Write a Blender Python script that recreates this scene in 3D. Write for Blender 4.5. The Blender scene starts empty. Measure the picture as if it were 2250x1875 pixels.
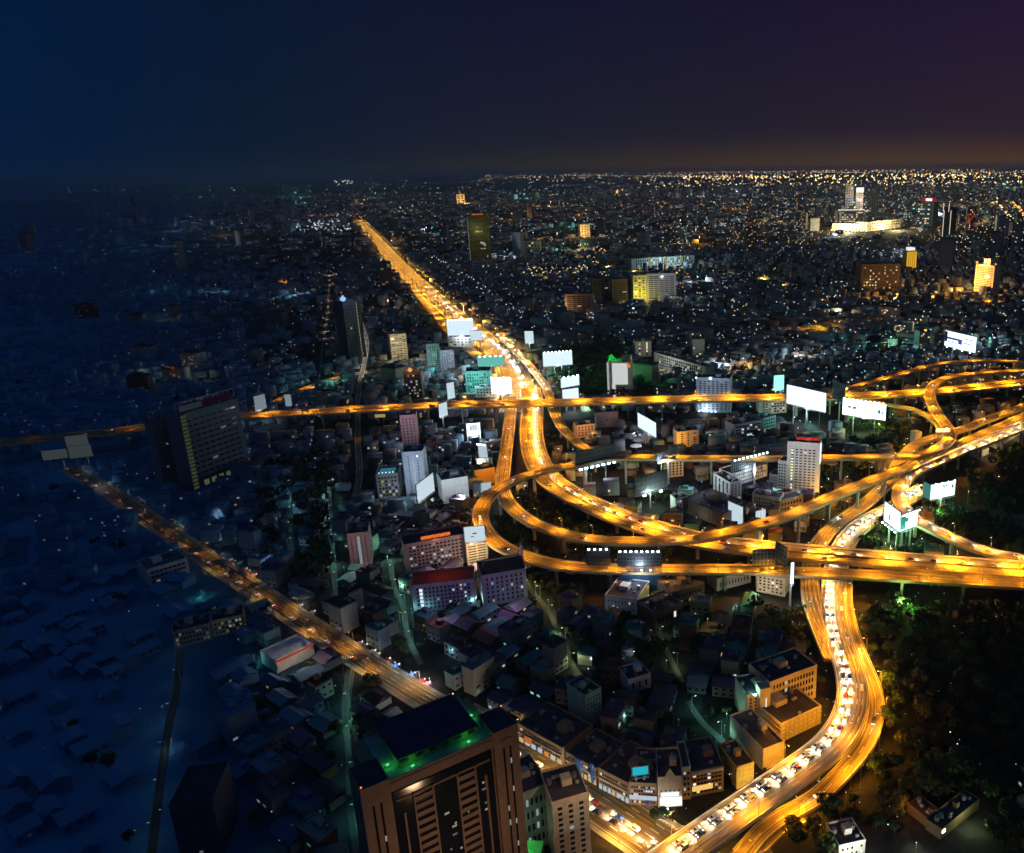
import bpy, math, random
import numpy as np
from mathutils import Vector, Matrix
R = math.radians
rng = random.Random(7)
sc = bpy.context.scene
COL = sc.collection

# ------------------------------------------------------------------ camera
# pixel positions below are in the photograph's own 2250 x 1875 frame
CAM_H, F, CX, CY, PITCH, ROLL = 280.0, 1803.0, 1479.0, 937.5, 17.27, -0.8
ROT = Matrix.Rotation(R(90 - PITCH), 3, 'X') @ Matrix.Rotation(R(ROLL), 3, 'Z')
cam_d = bpy.data.cameras.new('camera')
cam = bpy.data.objects.new('camera', cam_d); COL.objects.link(cam)
cam.location = (0, 0, CAM_H)
cam.rotation_mode = 'XYZ'
cam.rotation_euler = ROT.to_euler('XYZ')
cam_d.sensor_width = 36
cam_d.lens = 36 * F / 2250
cam_d.shift_x = (1125 - CX) / 2250
cam_d.clip_start = 1
cam_d.clip_end = 200000
sc.camera = cam

# ------------------------------------------------------------------ world, moonlight, exposure
sc.view_settings.view_transform = 'Standard'
sc.view_settings.look = 'None'
sc.view_settings.exposure = 0
sc.view_settings.gamma = 1
sc.cycles.use_denoising = True
sc.cycles.max_bounces = 4
sc.cycles.diffuse_bounces = 1
sc.cycles.adaptive_threshold = 0.05
sc.cycles.volume_bounces = 0
sc.cycles.glossy_bounces = 1
sc.cycles.transparent_max_bounces = 4
sc.cycles.sample_clamp_indirect = 2.0
sc.cycles.sample_clamp_direct = 0.0
sc.cycles.use_light_tree = True
sc.cycles.caustics_reflective = False
sc.cycles.caustics_refractive = False

def lin(r, g, b):
    def f(c):
        c /= 255.0
        return c / 12.92 if c <= 0.04045 else ((c + 0.055) / 1.055) ** 2.4
    return (f(r), f(g), f(b), 1)

world = bpy.data.worlds.new('World'); sc.world = world
world.use_nodes = True
wn, wl = world.node_tree.nodes, world.node_tree.links
wn.clear()
def wnode(t, **kw):
    n = wn.new(t)
    for k, v in kw.items(): setattr(n, k, v)
    return n
tc = wnode('ShaderNodeTexCoord'); sep = wnode('ShaderNodeSeparateXYZ')
wl.new(tc.outputs['Generated'], sep.inputs[0])
def wmath(op, a, b=None, clamp=False):
    n = wnode('ShaderNodeMath', operation=op, use_clamp=clamp)
    for i, v in enumerate((a, b)):
        if v is None: continue
        if isinstance(v, (int, float)): n.inputs[i].default_value = v
        else: wl.new(v, n.inputs[i])
    return n.outputs[0]
az = wmath('ARCTAN2', sep.outputs['X'], sep.outputs['Y'])          # 0 = straight ahead, + to the right
azn = wmath('MULTIPLY', wmath('ADD', az, R(39.4)), 1 / R(62.4), True)   # 0 left .. 1 right of the view
def ramp(fac, stops):
    n = wnode('ShaderNodeValToRGB')
    while len(n.color_ramp.elements) < len(stops): n.color_ramp.elements.new(0.5)
    for e, (p, c) in zip(n.color_ramp.elements, stops): e.position = p; e.color = c
    wl.new(fac, n.inputs[0]); return n.outputs[0]
low = ramp(azn, [(0, lin(0, 28, 62)), (.09, lin(1, 26, 56)), (.22, lin(8, 26, 48)), (.42, lin(24, 29, 44)), (.7, lin(34, 30, 41)), (1, lin(46, 34, 42))])
top = ramp(azn, [(0, lin(0, 28, 62)), (.09, lin(1, 25, 56)), (.22, lin(6, 22, 48)), (.42, lin(14, 20, 46)), (.7, lin(23, 19, 45)), (1, lin(31, 19, 52))])
glow = ramp(azn, [(0, lin(0, 28, 62)), (.12, lin(3, 26, 52)), (.3, lin(18, 28, 36)), (.5, lin(44, 38, 26)), (.7, lin(74, 50, 12)), (1, lin(92, 56, 14))])
def mix(fac, a, b):
    n = wnode('ShaderNodeMix', data_type='RGBA'); wl.new(fac, n.inputs[0])
    wl.new(a, n.inputs['A' if False else 6]); wl.new(b, n.inputs[7]); return n.outputs[2]
up = wmath('MULTIPLY', sep.outputs['Z'], 1 / 0.19, True)
skyc = mix(up, low, top)
hz = wmath('POWER', wmath('SUBTRACT', 1.0, wmath('MULTIPLY', sep.outputs['Z'], 1 / 0.05, True), True), 2.4)
skyc = mix(hz, skyc, glow)
# deep blue of the sky overhead, above the top of the picture
zen = wnode('ShaderNodeRGB'); zen.outputs[0].default_value = (.002, .024, .068, 1)
skyc = mix(wmath('MULTIPLY', wmath('SUBTRACT', sep.outputs['Z'], .2), 4.0, True), skyc, zen.outputs[0])
# the last of the dusk light (sun far below the horizon) adds a trace of blue
nis = wnode('ShaderNodeTexSky', sky_type='NISHITA', sun_disc=False)
nis.sun_elevation = R(-3); nis.sun_rotation = R(-100)
bg1 = wnode('ShaderNodeBackground'); bg1.inputs[1].default_value = 1.0
wl.new(skyc, bg1.inputs[0])
bg2 = wnode('ShaderNodeBackground'); bg2.inputs[1].default_value = 0.004
wl.new(nis.outputs[0], bg2.inputs[0])
add = wnode('ShaderNodeAddShader'); wo = wnode('ShaderNodeOutputWorld')
wl.new(bg1.outputs[0], add.inputs[0]); wl.new(bg2.outputs[0], add.inputs[1]); wl.new(add.outputs[0], wo.inputs[0])

moon_d = bpy.data.lights.new('moonlight', 'SUN'); moon_d.energy = 0.012; moon_d.angle = R(0.5); moon_d.color = (.55, .68, 1)
moon = bpy.data.objects.new('moonlight', moon_d); COL.objects.link(moon)
moon.rotation_euler = (R(48), 0, R(-62))

# ------------------------------------------------------------------ geometry helpers
def P(x, y, z=0.0):
    d = ROT @ Vector(((x - CX) / F, -(y - CY) / F, -1))
    if d.z > -1e-4: d.z = -1e-4
    t = (z - CAM_H) / d.z
    return Vector((d.x * t, d.y * t, z))
ROTI = ROT.transposed()
def pix(v):
    d = ROTI @ (Vector(v) - Vector((0, 0, CAM_H)))
    if d.z > -1: return (-9999, -9999)
    return (CX + F * d.x / -d.z, CY - F * d.y / -d.z)
def z_at(X, Y, ytop):
    a, b = 0.0, CAM_H + 60
    for _ in range(30):
        m = (a + b) / 2
        if pix((X, Y, m))[1] > ytop: a = m
        else: b = m
    return a
def T(x):                                   # dims lamps and glows toward the left to imitate the blue fade
    k = max(0.0, min(1.0, x / 760.0)); k = k * k * (3 - 2 * k)
    return max(0.0, min(1.0, (x - 20) / 1700.0)) ** 1.25 * k

class MB:
    def __init__(s): s.v = []; s.f = []; s.m = []; s.uv = []; s.mi = 0
    def quad(s, a, b, c, d, uv=None):
        n = len(s.v); s.v += [tuple(a), tuple(b), tuple(c), tuple(d)]
        s.f.append((n, n + 1, n + 2, n + 3)); s.m.append(s.mi); s.uv += (uv or [(0, 0), (1, 0), (1, 1), (0, 1)])
    def tri(s, a, b, c):
        n = len(s.v); s.v += [tuple(a), tuple(b), tuple(c)]
        s.f.append((n, n + 1, n + 2)); s.m.append(s.mi); s.uv += [(0, 0), (1, 0), (1, 1)]
    def box(s, x0, x1, y0, y1, z0, z1, M=None, tx=0, ty=0):
        p = [(x0, y0, z0), (x1, y0, z0), (x1, y1, z0), (x0, y1, z0),
             (x0 + tx, y0 + ty, z1), (x1 - tx, y0 + ty, z1), (x1 - tx, y1 - ty, z1), (x0 + tx, y1 - ty, z1)]
        if M is not None: p = [M @ Vector(q) for q in p]
        for a, b, c, d in ((0, 1, 5, 4), (1, 2, 6, 5), (2, 3, 7, 6), (3, 0, 4, 7), (4, 5, 6, 7), (3, 2, 1, 0)):
            s.quad(p[a], p[b], p[c], p[d])
        return s
    def beam(s, a, b, w, h=None):
        a, b = Vector(a), Vector(b); d = b - a; L = d.length
        if L < 1e-6: return s
        q = d.to_track_quat('Z', 'Y').to_matrix().to_4x4()
        h = h or w
        return s.box(-w / 2, w / 2, -h / 2, h / 2, 0, L, Matrix.Translation(a) @ q)
    def cyl(s, c, r0, r1, z0, z1, n=8):
        cx, cy = c
        for i in range(n):
            a0, a1 = 2 * math.pi * i / n, 2 * math.pi * (i + 1) / n
            p0 = (cx + r0 * math.cos(a0), cy + r0 * math.sin(a0), z0); p1 = (cx + r0 * math.cos(a1), cy + r0 * math.sin(a1), z0)
            p2 = (cx + r1 * math.cos(a1), cy + r1 * math.sin(a1), z1); p3 = (cx + r1 * math.cos(a0), cy + r1 * math.sin(a0), z1)
            s.quad(p0, p1, p2, p3)
            s.tri(p3, p2, (cx, cy, z1)); s.tri(p1, p0, (cx, cy, z0))
        return s
    def octa(s, c, r):
        x, y, z = c; e = [(x + r, y, z), (x, y + r, z), (x - r, y, z), (x, y - r, z)]
        for i in range(4):
            s.tri(e[i], e[(i + 1) % 4], (x, y, z + r)); s.tri(e[(i + 1) % 4], e[i], (x, y, z - r))
        return s
    def mesh(s, name, mats):
        me = bpy.data.meshes.new(name)
        me.from_pydata(s.v, [], s.f)
        for m in mats: me.materials.append(m)
        if len(mats) > 1: me.polygons.foreach_set('material_index', s.m)
        uvl = me.uv_layers.new(name='UVMap')
        uvl.data.foreach_set('uv', [c for u in s.uv for c in u])
        me.update(); return me
    def build(s, name, mat, parent=None, loc=None, rotz=0):
        mats = mat if isinstance(mat, (list, tuple)) else [mat]
        return link(name, s.mesh(name, mats), parent, loc, rotz)
def link(name, me, parent=None, loc=None, rotz=0, scale=None):
    o = bpy.data.objects.new(name, me); COL.objects.link(o)
    if parent is not None: o.parent = parent
    if loc is not None: o.location = loc
    if rotz: o.rotation_euler = (0, 0, rotz)
    if scale: o.scale = scale
    return o
def tag(o, label=None, cat=None, group=None, kind=None):
    if label: o['label'] = label
    if cat: o['category'] = cat
    if group: o['group'] = group
    if kind: o['kind'] = kind
    return o
def empty(name, loc, rotz=0):
    o = bpy.data.objects.new(name, None); COL.objects.link(o)
    o.location = loc; o.rotation_euler = (0, 0, rotz); o.empty_display_size = 2
    return o
ONES = 'zero first second third fourth fifth sixth seventh eighth ninth tenth eleventh twelfth thirteenth fourteenth fifteenth sixteenth seventeenth eighteenth nineteenth'.split()
TENS = {2: 'twenty', 3: 'thirty', 4: 'forty', 5: 'fifty', 6: 'sixty', 7: 'seventy', 8: 'eighty', 9: 'ninety'}
TENTH = {2: 'twentieth', 3: 'thirtieth', 4: 'fortieth', 5: 'fiftieth', 6: 'sixtieth', 7: 'seventieth', 8: 'eightieth', 9: 'ninetieth'}
def ordinal(n):
    if n < 20: return ONES[n]
    if n % 10 == 0 and n < 100: return TENTH[n // 10]
    if n < 100: return TENS[n // 10] + '-' + ONES[n % 10]
    return str(n) + 'th'

# ------------------------------------------------------------------ materials
MC = {}
def basic(name, col, rough=0.8, var=0.25, scale=0.6, metal=0.0, spec=0.3):
    if name in MC: return MC[name]
    m = bpy.data.materials.new(name); m.use_nodes = True; MC[name] = m
    n, l = m.node_tree.nodes, m.node_tree.links
    b = n['Principled BSDF']; b.inputs['Roughness'].default_value = rough; b.inputs['Metallic'].default_value = metal
    b.inputs['Specular IOR Level'].default_value = spec
    if var:
        t = n.new('ShaderNodeTexCoord'); nz = n.new('ShaderNodeTexNoise'); nz.inputs['Scale'].default_value = scale; nz.inputs['Detail'].default_value = 4
        l.new(t.outputs['Object'], nz.inputs[0])
        r = n.new('ShaderNodeValToRGB'); l.new(nz.outputs[0], r.inputs[0])
        r.color_ramp.elements[0].position = .3; r.color_ramp.elements[1].position = .7
        r.color_ramp.elements[0].color = tuple(c * (1 - var) for c in col[:3]) + (1,)
        r.color_ramp.elements[1].color = tuple(min(1, c * (1 + var)) for c in col[:3]) + (1,)
        l.new(r.outputs[0], b.inputs[0])
    else: b.inputs[0].default_value = (*col[:3], 1)
    return m
def em(name, col, st, sampled=False):
    key = '%s %.3g%s' % (name, st, ' s' if sampled else '')
    if key in MC: return MC[key]
    m = bpy.data.materials.new(key); m.use_nodes = True; MC[key] = m
    n, l = m.node_tree.nodes, m.node_tree.links; n.clear()
    e = n.new('ShaderNodeEmission'); e.inputs[0].default_value = (*col[:3], 1); e.inputs[1].default_value = st
    o = n.new('ShaderNodeOutputMaterial'); l.new(e.outputs[0], o.inputs[0])
    m.cycles.emission_sampling = 'AUTO' if sampled else 'NONE'
    return m
GLOWC = {'cool': (.72, .9, 1), 'white': (1, .97, .9), 'warm': (1, .72, .34), 'amber': (1, .55, .14), 'orange': (1, .42, .08), 'teal': (.25, .9, .72), 'red': (1, .08, .03), 'green': (.1, .9, .15), 'blue': (.15, .45, 1), 'yellow': (1, .8, .25)}
def glowm(c, st, x, sampled=False):
    q = max(0.03, round(T(x) * 10) / 10.0)
    return em('glow ' + c, GLOWC[c], st * q, sampled)

def road_material(name, base, streak=0.5):
    m = bpy.data.materials.new(name); m.use_nodes = True
    n, l = m.node_tree.nodes, m.node_tree.links; b = n['Principled BSDF']
    b.inputs['Roughness'].default_value = .75; b.inputs['Specular IOR Level'].default_value = .25
    uv = n.new('ShaderNodeUVMap'); mp = n.new('ShaderNodeMapping'); l.new(uv.outputs[0], mp.inputs[0])
    mp.inputs['Scale'].default_value = (0.012, 0.9, 1)
    a = n.new('ShaderNodeTexNoise'); a.inputs['Scale'].default_value = 1; a.inputs['Detail'].default_value = 5; l.new(mp.outputs[0], a.inputs[0])
    mp2 = n.new('ShaderNodeMapping'); l.new(uv.outputs[0], mp2.inputs[0]); mp2.inputs['Scale'].default_value = (.08, .25, 1)
    c = n.new('ShaderNodeTexNoise'); c.inputs['Scale'].default_value = 1; c.inputs['Detail'].default_value = 6; l.new(mp2.outputs[0], c.inputs[0])
    r = n.new('ShaderNodeValToRGB'); l.new(a.outputs[0], r.inputs[0])
    r.color_ramp.elements[0].position = .34; r.color_ramp.elements[1].position = .66
    r.color_ramp.elements[0].color = tuple(x * (1 - streak) for x in base) + (1,); r.color_ramp.elements[1].color = tuple(x * (1 + streak) for x in base) + (1,)
    r2 = n.new('ShaderNodeValToRGB'); l.new(c.outputs[0], r2.inputs[0])
    r2.color_ramp.elements[0].position = .3; r2.color_ramp.elements[1].position = .65
    r2.color_ramp.elements[0].color = (.6, .6, .6, 1); r2.color_ramp.elements[1].color = (1, 1, 1, 1)
    x = n.new('ShaderNodeMix'); x.data_type = 'RGBA'; x.blend_type = 'MULTIPLY'; x.inputs[0].default_value = 1
    l.new(r.outputs[0], x.inputs[6]); l.new(r2.outputs[0], x.inputs[7]); l.new(x.outputs[2], b.inputs[0])
    return m
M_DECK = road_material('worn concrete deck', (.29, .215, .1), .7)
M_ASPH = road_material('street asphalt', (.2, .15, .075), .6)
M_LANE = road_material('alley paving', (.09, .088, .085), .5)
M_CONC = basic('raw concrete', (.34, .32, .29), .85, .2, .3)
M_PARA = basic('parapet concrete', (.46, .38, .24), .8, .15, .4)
M_LINE = basic('road paint', (.8, .78, .72), .6, .12, 1.5)
M_STEEL = basic('galvanised steel', (.32, .33, .34), .45, .1, 2, .6)
M_DARKST = basic('dark painted steel', (.05, .06, .08), .5, .15, 2, .3)
M_GLASS = basic('dark window glass', (.018, .022, .03), .12, 0, spec=.6)
M_ROOFD = basic('bitumen roof', (.055, .05, .07), .9, .3, .25)
M_ROOFG = basic('grey flat roof', (.13, .125, .14), .9, .35, .25)
M_WHITE = basic('white painted wall', (.66, .65, .64), .8, .12, .3)
M_CREAM = basic('cream wall', (.58, .5, .38), .8, .15, .3)
M_GREY = basic('grey wall', (.34, .34, .36), .85, .2, .3)
M_BROWN = basic('brown stone cladding', (.32, .2, .12), .6, .15, .25)
M_PINK = basic('mauve wall', (.36, .26, .28), .8, .15, .3)
M_PURP = basic('lilac wall', (.26, .22, .34), .8, .15, .3)
M_TEALW = basic('teal wall', (.2, .46, .42), .75, .15, .3)
M_DKBR = basic('dark brown wall', (.13, .09, .06), .8, .2, .3)
M_OLIVE = basic('olive glass wall', (.1, .1, .035), .35, .2, .3)
M_RED = basic('red clay roof', (.3, .05, .03), .85, .2, .6)
M_BLUEROOF = basic('blue metal roof', (.05, .14, .26), .6, .25, .3)
M_CHAR = basic('charcoal slats', (.045, .055, .075), .6, .15, 1.5)
M_TIRE = basic('tyre rubber', (.02, .02, .02), .8, 0)
M_BARK = basic('bark', (.08, .055, .035), .9, .3, 2)
M_GRN = [basic('foliage dark', (.022, .038, .014), .8, .5, 1.3), basic('foliage mid', (.036, .07, .018), .75, .5, 1.3), basic('foliage olive', (.06, .058, .016), .75, .5, 1.3)]
M_BACK = basic('billboard backing', (.09, .11, .14), .7, .25, .5, .2)

# ------------------------------------------------------------------ ground
def ground_material():
    m = bpy.data.materials.new('city ground'); m.use_nodes = True
    n, l = m.node_tree.nodes, m.node_tree.links; b = n['Principled BSDF']; b.inputs['Roughness'].default_value = .95
    b.inputs['Specular IOR Level'].default_value = .1
    t = n.new('ShaderNodeTexCoord')
    v = n.new('ShaderNodeTexVoronoi'); v.inputs['Scale'].default_value = .03; v.distance = 'MANHATTAN'; l.new(t.outputs['Object'], v.inputs['Vector'])
    r = n.new('ShaderNodeValToRGB'); l.new(v.outputs['Color'], r.inputs[0])
    e = r.color_ramp.elements; e[0].color = (.022, .03, .02, 1); e[1].color = (.06, .055, .055, 1); e[1].position = .9
    k = e.new(.45); k.color = (.035, .035, .04, 1)
    nz = n.new('ShaderNodeTexNoise'); nz.inputs['Scale'].default_value = .25; nz.inputs['Detail'].default_value = 8; l.new(t.outputs['Object'], nz.inputs[0])
    x = n.new('ShaderNodeMix'); x.data_type = 'RGBA'; x.blend_type = 'MULTIPLY'; x.inputs[0].default_value = .8
    l.new(r.outputs[0], x.inputs[6]); l.new(nz.outputs[0], x.inputs[7])
    # the blue fade over the left is painted into the ground colour by bearing
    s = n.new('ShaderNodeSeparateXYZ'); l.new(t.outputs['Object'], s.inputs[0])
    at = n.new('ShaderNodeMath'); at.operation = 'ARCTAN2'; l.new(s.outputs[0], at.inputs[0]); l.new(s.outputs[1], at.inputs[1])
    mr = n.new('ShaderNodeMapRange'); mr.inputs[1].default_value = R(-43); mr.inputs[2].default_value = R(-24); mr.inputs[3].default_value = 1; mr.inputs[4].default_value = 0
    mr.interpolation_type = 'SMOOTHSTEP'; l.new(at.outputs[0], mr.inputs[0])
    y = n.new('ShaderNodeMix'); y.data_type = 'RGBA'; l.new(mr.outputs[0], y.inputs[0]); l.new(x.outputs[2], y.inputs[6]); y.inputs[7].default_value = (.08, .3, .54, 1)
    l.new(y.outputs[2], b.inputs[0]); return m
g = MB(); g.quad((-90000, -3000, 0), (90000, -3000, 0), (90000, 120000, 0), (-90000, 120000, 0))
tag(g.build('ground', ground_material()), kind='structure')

# ------------------------------------------------------------------ roads
ROADS = []      # (points, half width, name)
def smooth(pts, step):
    q = [pts[0] * 2 - pts[1]] + pts + [pts[-1] * 2 - pts[-2]]
    out = []
    for i in range(1, len(q) - 2):
        a, b, c, d = q[i - 1], q[i], q[i + 1], q[i + 2]
        n = max(2, int((c - b).length / 2))
        for k in range(n):
            t = k / n
            out.append(.5 * ((2 * b) + (c - a) * t + (2 * a - 5 * b + 4 * c - d) * t * t + (3 * b - a - 3 * c + d) * t ** 3))
    out.append(q[-2])
    # light smoothing, then equal steps
    for _ in range(6):
        out = [out[0]] + [(out[i - 1] + out[i] * 2 + out[i + 1]) / 4 for i in range(1, len(out) - 1)] + [out[-1]]
    res = [out[0]]; acc = 0
    for i in range(1, len(out)):
        seg = out[i] - out[i - 1]; L = seg.length; pos = 0
        while L > 0 and acc + (L - pos) >= step:
            pos += step - acc; acc = 0; res.append(out[i - 1] + seg * (pos / L))
        acc += L - pos
    res.append(out[-1]); return res
def side(path, i):
    a = path[max(0, i - 1)]; b = path[min(len(path) - 1, i + 1)]
    d = (b - a); d.z = 0
    d = d.normalized() if d.length > 1e-6 else Vector((0, 1, 0))
    return Vector((d.y, -d.x, 0))        # to the right while travelling
def strip(mb, path, v0, v1, dz, closed_u=0.0):
    u = 0
    for i in range(len(path) - 1):
        s0, s1 = side(path, i), side(path, i + 1); L = (path[i + 1] - path[i]).length
        up = Vector((0, 0, dz))
        mb.quad(path[i] + s0 * v1 + up, path[i + 1] + s1 * v1 + up, path[i + 1] + s1 * v0 + up, path[i] + s0 * v0 + up,
                [(u, v1), (u + L, v1), (u + L, v0), (u, v0)])
        u += L
def rail(mb, path, v0, v1, z0, z1):
    for i in range(len(path) - 1):
        s0, s1 = side(path, i), side(path, i + 1)
        a0, a1 = path[i] + s0 * v0, path[i] + s0 * v1; b0, b1 = path[i + 1] + s1 * v0, path[i + 1] + s1 * v1
        h0, h1 = Vector((0, 0, z0)), Vector((0, 0, z1))
        mb.quad(a0 + h1, a1 + h1, b1 + h1, b0 + h1)
        mb.quad(a0 + h0, a0 + h1, b0 + h1, b0 + h0); mb.quad(a1 + h0, b1 + h0, b1 + h1, a1 + h1)
        mb.quad(a0 + h0, b0 + h0, b1 + h0, a1 + h0)
    for k in (0, len(path) - 1):
        s = side(path, k); a0, a1 = path[k] + s * v0, path[k] + s * v1; h0, h1 = Vector((0, 0, z0)), Vector((0, 0, z1))
        mb.quad(a0 + h0, a1 + h0, a1 + h1, a0 + h1)
def markings(mb, path, w, lanes, dz, median=False):
    for e in (-w / 2 + .9, w / 2 - .9): strip(mb, path, e - .14, e + .14, dz)
    for k in range(1, lanes):
        v = -w / 2 + .9 + (w - 1.8) * k / lanes
        if median and k == lanes // 2:
            continue
        for i in range(0, len(path) - 1, 3): strip(mb, path[i:i + 2], v - .13, v + .13, dz)
def dist_road(x, y):
    best = 1e9
    for arr, hw, nm in ROADS:
        d = np.sqrt(((arr[:, 0] - x) ** 2 + (arr[:, 1] - y) ** 2).min()) - hw
        if d < best: best = d
    return best
PATHS = {}
def viaduct(key, name, label, pts, w, lanes, median=False, piers=True, step=5.0, cat='elevated road'):
    path = smooth([P(*p) for p in pts], step); PATHS[key] = (path, w)
    ROADS.append((np.array([(p.x, p.y) for p in path]), w / 2, key))
    root = empty(name, (path[0].x, path[0].y, 0)); tag(root, label, cat, None)
    off = Vector((path[0].x, path[0].y, 0)); lp = [p - off for p in path]
    d = MB(); rail(d, lp, -w / 2, w / 2, -1.3, -.02); strip(d, lp, -w / 2, w / 2, 0.0)
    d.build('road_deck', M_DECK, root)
    for sgn in (-1, 1):
        r = MB(); a, b = sorted((sgn * (w / 2 - .28), sgn * (w / 2 + .06))); rail(r, lp, a, b, -.9, .95); r.build('parapet', M_PARA, root)
    if median:
        r = MB(); rail(r, lp, -.3, .3, 0.0, .85); r.build('median_barrier', M_PARA, root)
    k = MB(); markings(k, lp, w, lanes, .03, median); k.build('lane_marking', M_LINE, root)
    if piers:
        acc = 20; last = None
        for i in range(len(lp)):
            acc += step
            if acc < 38 or lp[i].z < 4 : continue
            dd = (path[i].xy).length
            if dd > 2600: break
            bad = False
            for arr, hw, nm in ROADS:
                if nm == key: continue
                z_o = PATHS[nm][0][int(((arr[:, 0] - path[i].x) ** 2 + (arr[:, 1] - path[i].y) ** 2).argmin())]
                if (z_o.xy - path[i].xy).length < hw + 2: bad = True
            if bad: continue
            acc = 0; s = side(path, i); ang = math.atan2(s.y, s.x)
            q = MB(); zt = lp[i].z - 1.3
            q.box(-1.1, 1.1, -.9, .9, 0, zt - 2.2)
            cw = min(w / 2 - .6, 7.5)
            for sx in (0,):
                q.box(-cw, cw, -.95, .95, zt - 1.1, zt - .02); q.box(-2.4, 2.4, -.92, .92, zt - 2.2, zt - 1.1)
            q.build('pier', M_CONC, root, (lp[i].x, lp[i].y, 0), ang)
    return root
viaduct('B', 'wide_expressway', 'widest elevated expressway sweeping from the far boulevard down to the right edge', [
    (1166, 852, 14), (1171, 890, 14), (1168, 940, 14), (1172, 985, 14), (1186, 1023, 14), (1211, 1055, 14), (1257, 1087, 14), (1317, 1117, 15), (1383, 1144, 16), (1467, 1170, 16),
    (1533, 1186, 16), (1600, 1197, 16), (1700, 1208, 16), (1793, 1217, 16), (1947, 1230, 16), (2102, 1242, 16), (2300, 1256, 16)], 25, 8, True)
viaduct('A', 'slip_ramp', 'narrow ramp leaving the boulevard beside the stacked white billboards', [
    (1092, 735, 14), (1146, 784, 14), (1186, 832, 14), (1206, 866, 14), (1214, 898, 14), (1234, 937, 16), (1260, 965, 18), (1293, 988, 20), (1335, 1003, 22)], 11, 3)
viaduct('R2', 'crosstown_expressway', 'long straight elevated expressway crossing the whole picture above the boulevard', [
    (-60, 980, 20), (29, 971, 20), (200, 954, 20), (328, 938, 20), (430, 925, 20), (534, 915, 20), (600, 911, 20), (700, 905, 20), (786, 900, 20), (900, 895, 21), (986, 890, 22), (1100, 888, 23),
    (1267, 884, 23), (1400, 880, 23), (1517, 877, 23), (1633, 875, 23), (1724, 874, 23), (1863, 871, 22), (1940, 868, 22), (2033, 862, 21), (2150, 851, 20), (2300, 836, 20)], 27, 8, True)
viaduct('R1', 'rising_ramp', 'orange ramp curving over the top right behind the other ramps', [
    (1840, 861, 22), (1870, 852, 22), (1909, 842, 22), (1987, 821, 22), (2033, 807, 22), (2095, 796, 22), (2172, 793, 22), (2250, 797, 22), (2320, 806, 22)], 11, 3)
viaduct('L', 'loop_ramp', 'long loop ramp bending round the trees and back along the bottom of the interchange', [
    (2300, 812, 30), (2210, 817, 31), (2126, 823, 32), (2072, 834, 32), (2047, 853, 32), (2044, 878, 31), (2061, 912, 30), (2080, 938, 28), (2086, 962, 28), (2064, 984, 28), (2033, 995, 27), (1987, 1002, 26), (1910, 1005, 26), (1804, 1006, 26), (1700, 1008, 26), (1633, 1008, 26), (1500, 1007, 26), (1367, 1006, 26), (1320, 1009, 26),
    (1267, 1020, 26), (1233, 1026, 26), (1167, 1042, 26), (1117, 1062, 25), (1083, 1083, 24), (1062, 1109, 22), (1056, 1137, 20), (1068, 1169, 19), (1100, 1199, 18), (1150, 1222, 17), (1217, 1240, 16), (1283, 1248, 16), (1367, 1251, 16), (1533, 1252, 16), (1650, 1252, 16), (1754, 1258, 16), (1909, 1264, 16), (2063, 1273, 16), (2300, 1288, 16)], 13, 3)
viaduct('C', 'inner_ramp', 'inner ramp passing under the loop then rising over the wide expressway', [
    (1127, 862, 12), (1123, 897, 12), (1117, 950, 12), (1109, 1010, 12), (1104, 1055, 12), (1108, 1090, 12), (1130, 1120, 13), (1167, 1146, 15), (1217, 1167, 17), (1283, 1184, 20), (1367, 1190, 23), (1467, 1188, 25), (1550, 1180, 27), (1633, 1162, 28), (1700, 1144, 28),
    (1755, 1124, 28), (1832, 1090, 27), (1909, 1059, 26), (1987, 1028, 24), (2049, 1001, 22), (2095, 981, 20), (2157, 955, 19), (2300, 892, 18)], 13, 3)
viaduct('D', 'hook_ramp', 'broad ramp from the right edge hooking down behind the glowing wedge billboard', [
    (2300, 916, 18), (2250, 937, 18), (2188, 963, 18), (2111, 992, 18), (2049, 1020, 18), (2005, 1040, 18), (1982, 1064, 17), (1976, 1090, 16), (1984, 1115, 15), (2012, 1142, 15), (2064, 1170, 15), (2126, 1198, 16), (2190, 1218, 16), (2300, 1236, 16)], 13, 3)
viaduct('K', 'low_ramp', 'brown lower ramp diving from the upper right under the wide expressway', [
    (2300, 872, 12), (2250, 893, 12), (2173, 921, 12), (2111, 945, 11), (2033, 968, 10), (1999, 988, 9), (1975, 1018, 8), (1962, 1044, 7), (1934, 1078, 6), (1894, 1112, 6), (1841, 1149, 6), (1808, 1183, 6), (1788, 1222, 6), (1779, 1269, 6), (1783, 1316, 7), (1798, 1362, 8), (1818, 1412, 9), (1836, 1450, 9.6)], 13, 4)
viaduct('G', 'curving_expressway', 'bright elevated expressway with white traffic curling down to the bottom edge', [
    (2036, 1068, 5), (2005, 1090, 5), (1975, 1108, 5), (1940, 1127, 5), (1900, 1150, 5), (1870, 1176, 6), (1852, 1204, 6), (1841, 1235, 6), (1834, 1268, 6), (1831, 1316, 7), (1834, 1362, 8), (1848, 1416, 9), (1866, 1470, 10), (1874, 1528, 11), (1864, 1575, 12), (1838, 1620, 13), (1795, 1662, 14), (1732, 1708, 14), (1660, 1757, 14), (1585, 1809, 14), (1510, 1862, 14), (1440, 1912, 14)], 17, 6)
viaduct('H', 'outer_ramp', 'slim outer ramp hugging the right side of the curving expressway', [
    (1860, 1250, 6), (1858, 1316, 6), (1868, 1374, 6), (1886, 1431, 7), (1906, 1478, 8), (1923, 1528, 8), (1921, 1586, 7), (1896, 1644, 6), (1858, 1690, 5), (1812, 1738, 3), (1770, 1768, 1.5), (1720, 1794, .7), (1672, 1830, .5), (1630, 1880, .5)], 9, 2)
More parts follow.
